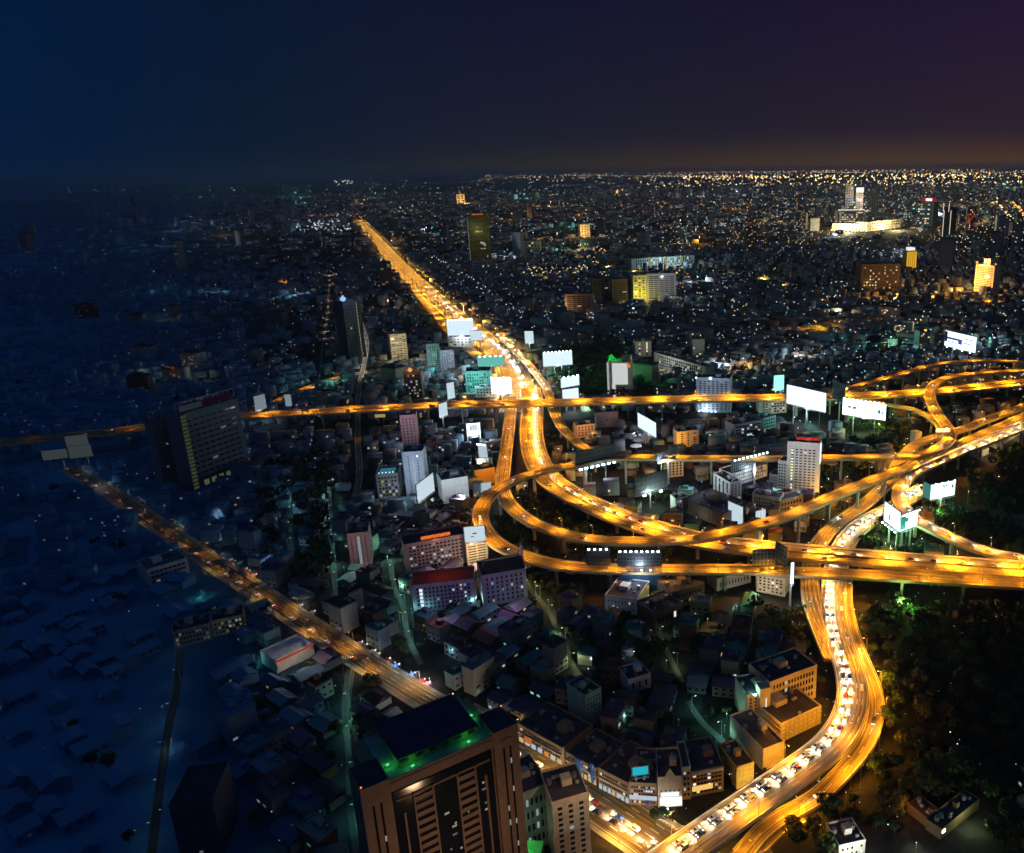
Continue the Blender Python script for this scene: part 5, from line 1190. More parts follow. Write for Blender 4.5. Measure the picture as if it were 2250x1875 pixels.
WOODS = [   # pixel outline on the ground, spacing m, share
 ([(1120, 1090), (1180, 1085), (1290, 1140), (1440, 1195), (1300, 1200), (1180, 1165)], 8, .9),
 ([(1075, 1130), (1100, 1115), (1160, 1165), (1290, 1205), (1440, 1210), (1520, 1215), (1650, 1240), (1500, 1258), (1290, 1256), (1180, 1240), (1100, 1200)], 8, .85),
 ([(1870, 1215), (1900, 1170), (1950, 1150), (2030, 1165), (2100, 1215), (2110, 1240), (1900, 1235)], 6.5, .95),
 ([(2020, 1100), (2100, 1115), (2180, 1160), (2260, 1180), (2260, 1240), (2120, 1200), (2040, 1150)], 8, .7),
 ([(1900, 1290), (2260, 1310), (2260, 1500), (2100, 1560), (1960, 1560), (1930, 1450), (1895, 1380)], 9, .6),
 ([(1940, 1570), (2260, 1500), (2260, 1760), (2000, 1800), (1900, 1800), (1925, 1660)], 10, .55),
 ([(1840, 930), (1960, 925), (2000, 960), (1990, 1005), (1870, 985)], 8, .75),
 ([(1800, 1030), (1870, 1030), (1930, 1040), (1830, 1090), (1800, 1090)], 8, .7),
 ([(2100, 870), (2260, 850), (2260, 890), (2120, 930), (2085, 930)], 9, .5),
 ([(2030, 1160), (2260, 1255), (2260, 1255), (2100, 1230)], 8, .7),
 ([(1190, 800), (1340, 740), (1440, 880), (1290, 880)], 11, .75),
 ([(1130, 1270), (1340, 1260), (1400, 1300), (1320, 1330), (1180, 1310)], 9, .6),
 ([(1270, 1440), (1420, 1380), (1560, 1430), (1480, 1500), (1330, 1490)], 9, .5),
 ([(1700, 1340), (1780, 1350), (1800, 1440), (1700, 1440)], 8, .7),
 ([(1395, 985), (1450, 985), (1450, 1010), (1395, 1005)], 7, .8),
 ([(1400, 1090), (1480, 1085), (1490, 1120), (1420, 1120)], 7, .8),
 ([(560, 1040), (740, 1000), (740, 1330), (600, 1260)], 12, .35),
 ([(1170, 890), (1180, 950), (1215, 1010), (1250, 1060), (1260, 1040), (1240, 1000), (1215, 930), (1200, 890)], 8, .5),
 ([(1900, 1790), (1990, 1780), (2000, 1830), (1920, 1840)], 8, .5),
 ([(2120, 1010), (2260, 1000), (2260, 1160), (2150, 1120)], 9, .5),
 ([(1918, 1470), (1945, 1480), (1962, 1600), (1935, 1700), (1890, 1750), (1872, 1745), (1932, 1640), (1935, 1560)], 6, .8),
 ([(1920, 1700), (2270, 1700), (2270, 1770), (2050, 1760), (1960, 1770)], 10, .45),
 ([(2160, 1800), (2270, 1780), (2270, 1900), (2170, 1900)], 9, .5), ([(1740, 1830), (1830, 1780), (1830, 1900), (1740, 1900)], 9, .35),
]
TREES = []
FREE_TREES = [(960, 1130, 1.5), (952, 1140, 1.2), (1178, 1290, 1.6), (1170, 1280, 1.2), (1187, 1262, 1.1), (1425, 1000, 1.5), (1635, 1155, 1.1), (1590, 1150, 1.0), (1650, 1150, .9), (1660, 1345, 1.3), (1690, 1742, 1.3), (1700, 1760, 1.2), (1480, 1805, .8), (1455, 1800, .7), (1440, 1805, .7), (1080, 1275, 1), (1890, 1505, 1.1), (1960, 1530, 1), (1812, 1060, 1.1), (830, 1275, 1), (1190, 930, 1), (1235, 905, 1), (1325, 915, 1), (1295, 905, 1), (1345, 890, 1.1)]
for (x, y, s) in FREE_TREES:
    p = P(x, y); TREES.append((p.x, p.y, s, x, y))
rt = random.Random(11)
for poly, sp, share in WOODS:
    ws = [P(*q) for q in poly]; x0, x1 = min(p.x for p in ws), max(p.x for p in ws); y0, y1 = min(p.y for p in ws), max(p.y for p in ws)
    x = x0
    while x < x1:
        y = y0
        while y < y1:
            X, Y = x + rt.uniform(-.45, .45) * sp, y + rt.uniform(-.45, .45) * sp
            if rt.random() < share:
                u, v = pix((X, Y, 0))
                if inpoly(u, v, poly) and -30 < u < 2290 and v < 1930 and free(X, Y, 2.6): TREES.append((X, Y, rt.uniform(.75, 1.35) * sp / 8.0, u, v))
            y += sp
        x += sp
for k in range(900):      # street and yard trees between the houses
    u, v = rt.uniform(-20, 2270), 560 + (1860 - 560) * rt.random() ** 1.1
    p = P(u, v)
    if free(p.x, p.y, 3) and (u > 560 or rt.random() < .12): TREES.append((p.x, p.y, rt.uniform(.6, 1.1), u, v))
TREES.sort(key=lambda t: t[0] ** 2 + t[1] ** 2)
def nearest_land(u, v):
    best = min(LAND, key=lambda L: (L[0] - u) ** 2 + ((L[1] - v) * 1.5) ** 2)
    dx, dy = u - best[0], v - best[1]
    if abs(dx) > abs(dy): sd = 'right of' if dx > 0 else 'left of'
    else: sd = 'in front of' if dy > 0 else 'behind'
    return best, sd
CNT = {}
def auto_label(desc, u, v):
    L, sd = nearest_land(u, v)
    d = (L[0] - u) ** 2 + (L[1] - v) ** 2
    CNT.setdefault((desc, L[2], sd), []).append(d)
    return (desc, L[2], sd, d)
def finish_labels(items, word):
    for k in CNT: CNT[k].sort()
    for o, key in items:
        desc, lm, sd, d = key
        lst = CNT[(desc, lm, sd)]; n = lst.index(d) + 1
        o['label'] = '%s %s %s' % (desc, sd, lm) if len(lst) == 1 else '%s %s %s, %s nearest' % (desc, sd, lm, ordinal(n))
    CNT.clear()
items = []
shown = [t for t in TREES if -30 < t[3] < 2290 and t[4] < 1900][:285]
sset = set(id(t) for t in shown)
for k, t in enumerate(shown):
    X, Y, s, u, v = t
    ci = rt.randrange(6); root = empty('tree', (X, Y, 0), rt.uniform(0, 6.28)); root.scale = (s, s, s * rt.uniform(.85, 1.15))
    link('trunk', TRUNKS[k % 3], root); link('crown', CROWNS[ci], root)
    size = 'small' if s < .85 else 'tall' if s > 1.2 else 'leafy'
    tag(root, None, 'tree', 'trees among the ramps and houses')
    items.append((root, auto_label('%s %s tree' % (size, ('dark', 'green', 'olive')[ci % 3]), u, v)))
finish_labels(items, 'tree')
# the rest of the greenery reads as one mass
rest = [t for t in TREES if id(t) not in sset]
vs, fs = [], []
base = 0
for (X, Y, s, u, v) in rest:
    for k in range(46):
        a = rt.uniform(0, 6.28); rr = rt.random() ** .5 * 4.2 * s; z = (6.4 + rt.uniform(-3, 2.6) * math.cos(rr / (4.6 * s))) * s
        c = Vector((X + rr * math.cos(a), Y + rr * math.sin(a), z)); n = Vector((rt.uniform(-1, 1), rt.uniform(-1, 1), rt.uniform(.1, 1))).normalized()
        t1 = n.orthogonal().normalized() * 1.5 * s; t2 = n.cross(t1) * .7
        vs += [tuple(c - t1), tuple(c - t2), tuple(c + t1), tuple(c + t2)]; fs.append((base, base + 1, base + 2, base + 3)); base += 4
me = bpy.data.meshes.new('distant_foliage'); me.from_pydata(vs, [], fs); me.materials.append(M_GRN[0]); me.update()
tag(link('distant_greenery', me), 'dark mass of trees scattered between the far houses', 'greenery', kind='stuff')

# ------------------------------------------------------------------ houses
HW = [basic('house wall ' + n, tuple(q_ * .6 for q_ in c), .85, .2, .4) for n, c in (('grey', (.26, .26, .28)), ('cream', (.42, .37, .28)), ('white', (.5, .5, .5)), ('brown', (.2, .13, .09)), ('blue-grey', (.2, .25, .32)))]
HWN = ['grey', 'cream', 'white', 'brown', 'blue-grey']
HR = [basic('house roof ' + n, c, .8, .3, .5) for n, c in (('dark', (.06, .06, .075)), ('rusty', (.16, .07, .045)), ('tin', (.24, .25, .27)), ('purplish', (.1, .07, .12)), ('teal', (.07, .2, .19)))]
HRN = ['dark', 'rusty', 'tin', 'purplish', 'teal']
def west(col, u):  # mixes the blue fade of the left side into house colours
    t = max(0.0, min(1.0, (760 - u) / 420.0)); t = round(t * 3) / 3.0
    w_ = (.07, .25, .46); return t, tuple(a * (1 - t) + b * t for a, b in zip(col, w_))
def fademat(m, u, nm):
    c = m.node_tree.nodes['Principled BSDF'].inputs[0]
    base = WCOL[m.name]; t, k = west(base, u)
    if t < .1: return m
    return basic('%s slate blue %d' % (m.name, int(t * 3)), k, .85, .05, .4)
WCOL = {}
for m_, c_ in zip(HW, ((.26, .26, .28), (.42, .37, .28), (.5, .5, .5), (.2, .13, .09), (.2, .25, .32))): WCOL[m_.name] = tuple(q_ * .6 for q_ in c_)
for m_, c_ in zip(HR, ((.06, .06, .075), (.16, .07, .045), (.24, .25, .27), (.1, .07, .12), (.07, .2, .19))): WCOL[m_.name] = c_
def gable_mesh():
    q = MB(); e = .56
    q.quad((-e, -e, 0), (e, -e, 0), (e, 0, 1), (-e, 0, 1)); q.quad((e, e, 0), (-e, e, 0), (-e, 0, 1), (e, 0, 1))
    q.tri((-.5, -.5, 0), (-.5, 0, .96), (-.5, .5, 0)); q.tri((.5, -.5, 0), (.5, .5, 0), (.5, 0, .96)); q.quad((-e, -e, -.02), (-e, e, -.02), (e, e, -.02), (e, -e, -.02))
    return q.mesh('gable_roof', [M_ROOFD])
def flat_mesh():
    q = MB(); q.box(-.49, .49, -.49, .49, 0, .12)
    q.box(-.51, .51, -.51, -.47, 0, .6); q.box(-.51, .51, .47, .51, 0, .6); q.box(-.51, -.47, -.47, .47, 0, .6); q.box(.47, .51, -.47, .47, 0, .6)
    q.box(-.2, .15, 0, .35, .12, 1.6)
    return q.mesh('flat_roof', [M_ROOFD])
WALLM = MB().box(-.5, .5, -.5, .5, 0, 1).mesh('house_wall', [HW[0]]); GAB, FLT = gable_mesh(), flat_mesh()
TANKM = MB().cyl((0, 0), .8, .8, 0, 1.7, 9).mesh('water_tank', [M_STEEL])
rh = random.Random(21)
GRID_A = R(-14)
def heading(X, Y):
    return GRID_A + (R(-22) if X < -60 and Y < 520 else 0) + (R(30) if X > 40 and Y < 420 else 0)
cands = []
ca, sa = math.cos(GRID_A), math.sin(GRID_A)
def scan(d0, d1, sx, sy, share, cap=None):
    out = []
    n = int(d1 / sx) + 2; m = int(d1 / sy) + 2
    for i in range(-n, n + 1):
        for j in range(0, m + 1):
            a, b = i * sx + rh.uniform(-.18, .18) * sx, j * sy + rh.uniform(-.15, .15) * sy
            X, Y = a * ca - b * sa, a * sa + b * ca
            dd = math.hypot(X, Y)
            if Y < 60 or dd < d0 or dd > d1 or rh.random() > share: continue
            u, v = pix((X, Y, 0))
            if not (-60 < u < 2310 and v < 1960): continue
            out.append((X, Y, u, v, dd))
    return out
near = []
NOHOUSE = [w[0] for w in WOODS if w[2] > .5] + [[(1840, 1640), (2270, 1640), (2270, 1990), (1700, 1990), (1720, 1830)], [(2095, 1005), (2270, 950), (2270, 1240), (2095, 1160)]]
for (X, Y, u, v, dd) in scan(150, 1350, 17, 13.5, .9):
    if any(inpoly(u, v, pl) for pl in NOHOUSE) or (u < 520 and rh.random() < .45): continue
    if not free(X, Y, 7): continue
    near.append((X, Y, u, v, dd))
near.sort(key=lambda t: t[4])
vis = [t for t in near if t[3] < 1880 and 0 < t[2] < 2250]
near_lbl = vis[:272]; nid = set(id(t) for t in near_lbl)
items = []
for k, (X, Y, u, v, dd) in enumerate(near_lbl):
    w, d = rh.uniform(9, 16.5), rh.uniform(8, 12); big = rh.random()
    if u < 520: big *= .5
    h = rh.uniform(4, 7.5) if big < .55 else rh.uniform(8, 13) if big < .93 else rh.uniform(14, 20)
    gab = big < .5; ang = heading(X, Y) + rh.choice([0, 0, math.pi / 2]) + rh.uniform(-.05, .05)
    wi, ri = rh.randrange(5), rh.choice([0, 0, 1, 2, 3, 3, 4])
    root = empty('house' if h < 8 else 'shophouse', (X, Y, 0), ang)
    tag(root, None, 'house' if h < 8 else 'shophouse', 'houses between the lanes')
    wl_ = link('wall', WALLM, root, None, 0, (w, d, h)); wl_.material_slots[0].link = 'OBJECT'; wl_.material_slots[0].material = fademat(HW[wi], u, '')
    rf = link('roof', GAB if gab else FLT, root, (0, 0, h), 0, (w, d, rh.uniform(1.6, 3) if gab else 1.6)); rf.material_slots[0].link = 'OBJECT'; rf.material_slots[0].material = fademat(HR[ri], u, '')
    fl = max(1, int(h / 3.2)); nw = 0
    for f in range(min(fl, 3)):
        for c in range(3):
            if nw >= 6: break
            litp = rh.random() < .13
            o = link('window', UNIT, root, (w * (-.33 + .33 * c), -d / 2 - .02, (f + .55) * h / fl), 0, (w * .16, .12, 1.3))
            if litp: o.material_slots[0].link = 'OBJECT'; o.material_slots[0].material = glowm(rh.choice(['cool', 'white', 'warm', 'cool', 'teal']), rh.choice([.35, .9]), u); o['label'] = 'lit window'
            nw += 1
    if not gab and rh.random() < .6: link('water_tank', TANKM, root, (w * .3, d * .25, h + .2))
    items.append((root, auto_label('%s %s house with %s roof' % ('low' if h < 8 else 'taller' if h < 14 else 'high', HWN[wi], HRN[ri]), u, v)))
finish_labels(items, 'house')

# ------------------------------------------------------------------ the rest of the city as one mass
def city_material():
    m = bpy.data.materials.new('far city walls'); m.use_nodes = True; n, l = m.node_tree.nodes, m.node_tree.links; b = n['Principled BSDF']
    b.inputs['Roughness'].default_value = .85; b.inputs['Specular IOR Level'].default_value = .1
    at = n.new('ShaderNodeAttribute'); at.attribute_name = 'tint'; l.new(at.outputs['Color'], b.inputs[0])
    uv = n.new('ShaderNodeUVMap'); sp = n.new('ShaderNodeSeparateXYZ'); l.new(uv.outputs[0], sp.inputs[0])
    def mth(op, a, c=None, cl=False):
        k = n.new('ShaderNodeMath'); k.operation = op; k.use_clamp = cl
        for i, q in enumerate((a, c)):
            if q is None: continue
            if isinstance(q, (int, float)): k.inputs[i].default_value = q
            else: l.new(q, k.inputs[i])
        return k.outputs[0]
    U, V = mth('DIVIDE', sp.outputs[0], 3.2), mth('DIVIDE', sp.outputs[1], 3.2)
    cu, cv = mth('FLOOR', U), mth('FLOOR', V); fu, fv = mth('FRACT', U), mth('FRACT', V)
    cb = n.new('ShaderNodeCombineXYZ'); l.new(cu, cb.inputs[0]); l.new(cv, cb.inputs[1])
    wn_ = n.new('ShaderNodeTexWhiteNoise'); wn_.noise_dimensions = '2D'; l.new(cb.outputs[0], wn_.inputs['Vector'])
    on = mth('GREATER_THAN', wn_.outputs['Value'], .965)
    inu = mth('MULTIPLY', mth('GREATER_THAN', fu, .22), mth('LESS_THAN', fu, .78)); inv = mth('MULTIPLY', mth('GREATER_THAN', fv, .25), mth('LESS_THAN', fv, .75))
    wall = mth('GREATER_THAN', sp.outputs[1], .01)
    fac = mth('MULTIPLY', mth('MULTIPLY', on, wall), mth('MULTIPLY', inu, inv))
    r = n.new('ShaderNodeValToRGB'); sp2 = n.new('ShaderNodeSeparateColor'); l.new(wn_.outputs['Color'], sp2.inputs[0]); l.new(sp2.outputs[1], r.inputs[0])
    r.color_ramp.interpolation = 'CONSTANT'; e = r.color_ramp.elements; e[0].color = (.65, .88, 1, 1); e[1].position = .4; e[1].color = (1, .95, .8, 1)
    k = e.new(.7); k.color = (1, .62, .22, 1); k = e.new(.92); k.color = (.3, 1, .75, 1)
    l.new(r.outputs[0], b.inputs['Emission Color']); gl = n.new('ShaderNodeAttribute'); gl.attribute_name = 'glow'
    l.new(mth('MULTIPLY', fac, gl.outputs['Fac']), b.inputs['Emission Strength'])
    m.cycles.emission_sampling = 'NONE'
    return m
M_CITY = city_material()
def mass(name, label, boxes):
    N = len(boxes); B = np.array([b[:6] for b in boxes]); tint = np.array([b[6] for b in boxes]); glow = np.array([b[7] for b in boxes])
    X, Y, w, d, h, a = B.T; c, s = np.cos(a), np.sin(a)
    sx = np.array([-.5, .5, .5, -.5, -.5, .5, .5, -.5]); sy = np.array([-.5, -.5, .5, .5, -.5, -.5, .5, .5]); sz = np.array([0, 0, 0, 0, 1, 1, 1, 1])
    lx = w[:, None] * sx; ly = d[:, None] * sy
    V = np.stack([X[:, None] + lx * c[:, None] - ly * s[:, None], Y[:, None] + lx * s[:, None] + ly * c[:, None], h[:, None] * sz], -1).reshape(-1, 3)
    fc = np.array([(0, 1, 5, 4), (1, 2, 6, 5), (2, 3, 7, 6), (3, 0, 4, 7), (4, 5, 6, 7)])
    Fc = (np.arange(N)[:, None, None] * 8 + fc[None]).reshape(-1)
    me = bpy.data.meshes.new(name); me.vertices.add(N * 8); me.vertices.foreach_set('co', V.ravel())
    me.loops.add(N * 20); me.loops.foreach_set('vertex_index', Fc); me.polygons.add(N * 5)
    me.polygons.foreach_set('loop_start', np.arange(N * 5) * 4); me.polygons.foreach_set('loop_total', np.full(N * 5, 4))
    uv = np.zeros((N, 5, 4, 2)); off = np.array([rh.randrange(1, 4000) for _ in range(N)]) * 3.2
    wd = [w, d, w, d]
    for f in range(4):
        uv[:, f, 0, 0] = off + 50 * f * 3.2; uv[:, f, 3, 0] = off + 50 * f * 3.2; uv[:, f, 1, 0] = off + 50 * f * 3.2 + wd[f]; uv[:, f, 2, 0] = off + 50 * f * 3.2 + wd[f]
        uv[:, f, 0, 1] = .02; uv[:, f, 1, 1] = .02; uv[:, f, 2, 1] = h; uv[:, f, 3, 1] = h
    me.uv_layers.new(name='UVMap').data.foreach_set('uv', uv.ravel())
    at = me.attributes.new('tint', 'FLOAT_COLOR', 'FACE'); tf = np.ones((N, 5, 4)); tf[:, :, :3] = tint[:, None, :]; tf[:, 4, :3] = tint * .6; at.data.foreach_set('color', tf.ravel())
    at = me.attributes.new('glow', 'FLOAT', 'FACE'); at.data.foreach_set('value', np.repeat(glow, 5))
    me.materials.append(M_CITY); me.update(); me.validate()
    return tag(link(name, me), label, 'city houses', kind='stuff')
boxes = []
rd = random.Random(77)
DIST = [(rd.uniform(-6000, 5000), rd.uniform(300, 9500), rd.choice([-.25, -.25, .1, .35, -.6, .7]), rd.choice([.35, .8, 1, 1.5]), rd.choice([.35, .6, .8, .95]), rd.choice([1, 1, 2.2, 3.5])) for _ in range(260)]
DA = np.array([(a, b) for a, b, *_ in DIST])
def district(X, Y):
    i = int(((DA[:, 0] - X) ** 2 + (DA[:, 1] - Y) ** 2).argmin()); return DIST[i][2:]
TN = [(.17, .17, .2), (.28, .23, .17), (.33, .33, .36), (.11, .08, .07), (.12, .17, .22), (.19, .27, .27)]
for t in near:
    if id(t) in nid: continue
    X, Y, u, v, dd = t
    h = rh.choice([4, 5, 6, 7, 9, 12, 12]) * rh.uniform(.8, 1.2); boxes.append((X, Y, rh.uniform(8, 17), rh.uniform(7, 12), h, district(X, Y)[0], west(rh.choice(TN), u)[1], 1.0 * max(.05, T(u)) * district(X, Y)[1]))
for (X, Y, u, v, dd) in scan(1350, 3200, 27, 22, .7):
    dr = district(X, Y)
    if rh.random() > dr[2] + .1: continue
    if dist_road(X, Y) < 12 or not free(X, Y, 10): continue
    big = rh.random(); h = rh.uniform(4, 10) if big < .8 else rh.uniform(10, 22)
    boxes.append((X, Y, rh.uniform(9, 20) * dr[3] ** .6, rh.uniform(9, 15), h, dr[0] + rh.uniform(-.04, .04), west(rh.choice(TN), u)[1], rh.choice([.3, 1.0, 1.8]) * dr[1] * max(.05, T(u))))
print('mid', len(boxes))
for (X, Y, u, v, dd) in scan(3200, 15000, 92, 85, .62):
    if not free(X, Y, 20): continue
    big = rh.random(); h = rh.uniform(6, 16) if big < .93 else rh.uniform(20, 60)
    dr = district(X, Y)
    if rh.random() > dr[2] + .15: continue
    boxes.append((X, Y, rh.uniform(20, 70), rh.uniform(15, 40), h, dr[0] + rh.choice([0, .7]), west(rh.choice(TN), u)[1], rh.choice([.6, 2, 3.5]) * max(.05, T(u))))
mass('distant_houses', 'dark mass of low houses reaching to the horizon', boxes)
print('boxes', len(boxes))

# towers and blocks that stand out of the far city
items = []
rk = random.Random(5)
spots = []
for k in range(400):
    u = rk.uniform(60, 2240); v = rk.choice([rk.uniform(392, 440), rk.uniform(430, 560), rk.uniform(540, 860)])
    if v > 640 and u > 1800 and v > 780: continue
    p = P(u, v)
    if not free(p.x, p.y, 26): continue
    if any(math.hypot(a - u, (b - v) * 1.6) < 15 for a, b in spots): continue
    if len(spots) >= 110: break
    spots.append((u, v))
    dd = p.xy.length; far = dd > 2500
    w, d = (rk.uniform(22, 45), rk.uniform(20, 30)) if far else (rk.uniform(18, 42), rk.uniform(14, 20)); h = rk.uniform(30, 95) if far else rk.uniform(14, 30)
    if v < 415: h = rk.uniform(50, 120)
    wi = rk.randrange(5); root = empty('far_tower' if h > 30 else 'far_block', p, heading(p.x, p.y) + rk.choice([0, .4, -.3])); tag(root, None, 'tower' if h > 30 else 'building', 'towers and blocks of the far city')
    q = link('wall', WALLM, root, None, 0, (w, d, h)); q.material_slots[0].link = 'OBJECT'; q.material_slots[0].material = HW[wi]
    q = link('roof', FLT, root, (0, 0, h), 0, (w, d, 3)); q.material_slots[0].link = 'OBJECT'; q.material_slots[0].material = HR[0]
    st = rk.choice(['dark', 'dark', 'speckled', 'speckled', 'lit'])
    if st != 'dark':
        nn = 5 if st == 'speckled' else 12
        for i in range(nn):
            c = rk.choice(['white', 'warm', 'cool']) if u < 1500 else rk.choice(['warm', 'warm', 'white', 'orange', 'cool'])
            s_ = 2.4 if far else 1.8
            o = link('window', UNIT, root, (w * rk.uniform(-.42, .42), -d / 2 - .1, h * rk.uniform(.08, .95)), 0, (s_ * rk.uniform(.8, 2), .3, s_)); o.material_slots[0].link = 'OBJECT'; o.material_slots[0].material = glowm(c, .9, u); o['label'] = 'lit window'
    if rk.random() < .2:
        o = link('roof_lamp', UNIT, root, (0, -d / 2, h + 2), 0, (3.2, 3.2, 2.6)); o.material_slots[0].link = 'OBJECT'; o.material_slots[0].material = glowm(rk.choice(['cool', 'white', 'orange', 'red', 'green']), 1.8, u)
    items.append((root, auto_label('%s %s %s' % (st, HWN[wi], 'tower' if h > 30 else 'block'), u, v)))
finish_labels(items, 'tower')

# ------------------------------------------------------------------ small lights
BULB = MB().octa((0, 0, 0), 1.0).mesh('bulb', [M_STEEL]); POST = MB().cyl((0, 0), .07, .05, 0, 1, 5).mesh('small_post', [M_STEEL])
items = []
rl = random.Random(99)
def yard_lamp(u, v, col, st, r=None, h=4.5, light=None, z=0):
    if col in ('green', 'yellow', 'orange') and light and v > 800: h = 13
    p = P(u, v); dd = math.hypot(p.length, CAM_H); r = r or dd / F * .55 * rl.uniform(1.0, 2.0)
    root = empty('yard_lamp', p); tag(root, None, 'lamp', 'small lamps in yards and lanes')
    o = link('post', POST, root, None, 0, (1.6, 1.6, h - r * .5)); o = link('bulb', BULB, root, (0, 0, h), 0, (r, r, r)); o.material_slots[0].link = 'OBJECT'; o.material_slots[0].material = glowm(col, st, max(u, 120))
    if light: lamp('POINT', light[0], light[1], (0, -1.2 if h < 10 else -r - 1, h + .6 if h < 10 else h), root, 'lamp_light', .4, x=max(u, 200))
    items.append((root, auto_label('%s %s lamp' % ('small' if light is None else 'bright', {'cool': 'bluish', 'white': 'white', 'warm': 'amber', 'teal': 'teal', 'orange': 'orange', 'yellow': 'yellow', 'green': 'green', 'red': 'red'}[col]), u, v)))
GT, GG, GY = (.3, 1, .75), (.4, 1, .3), (.8, 1, .35)
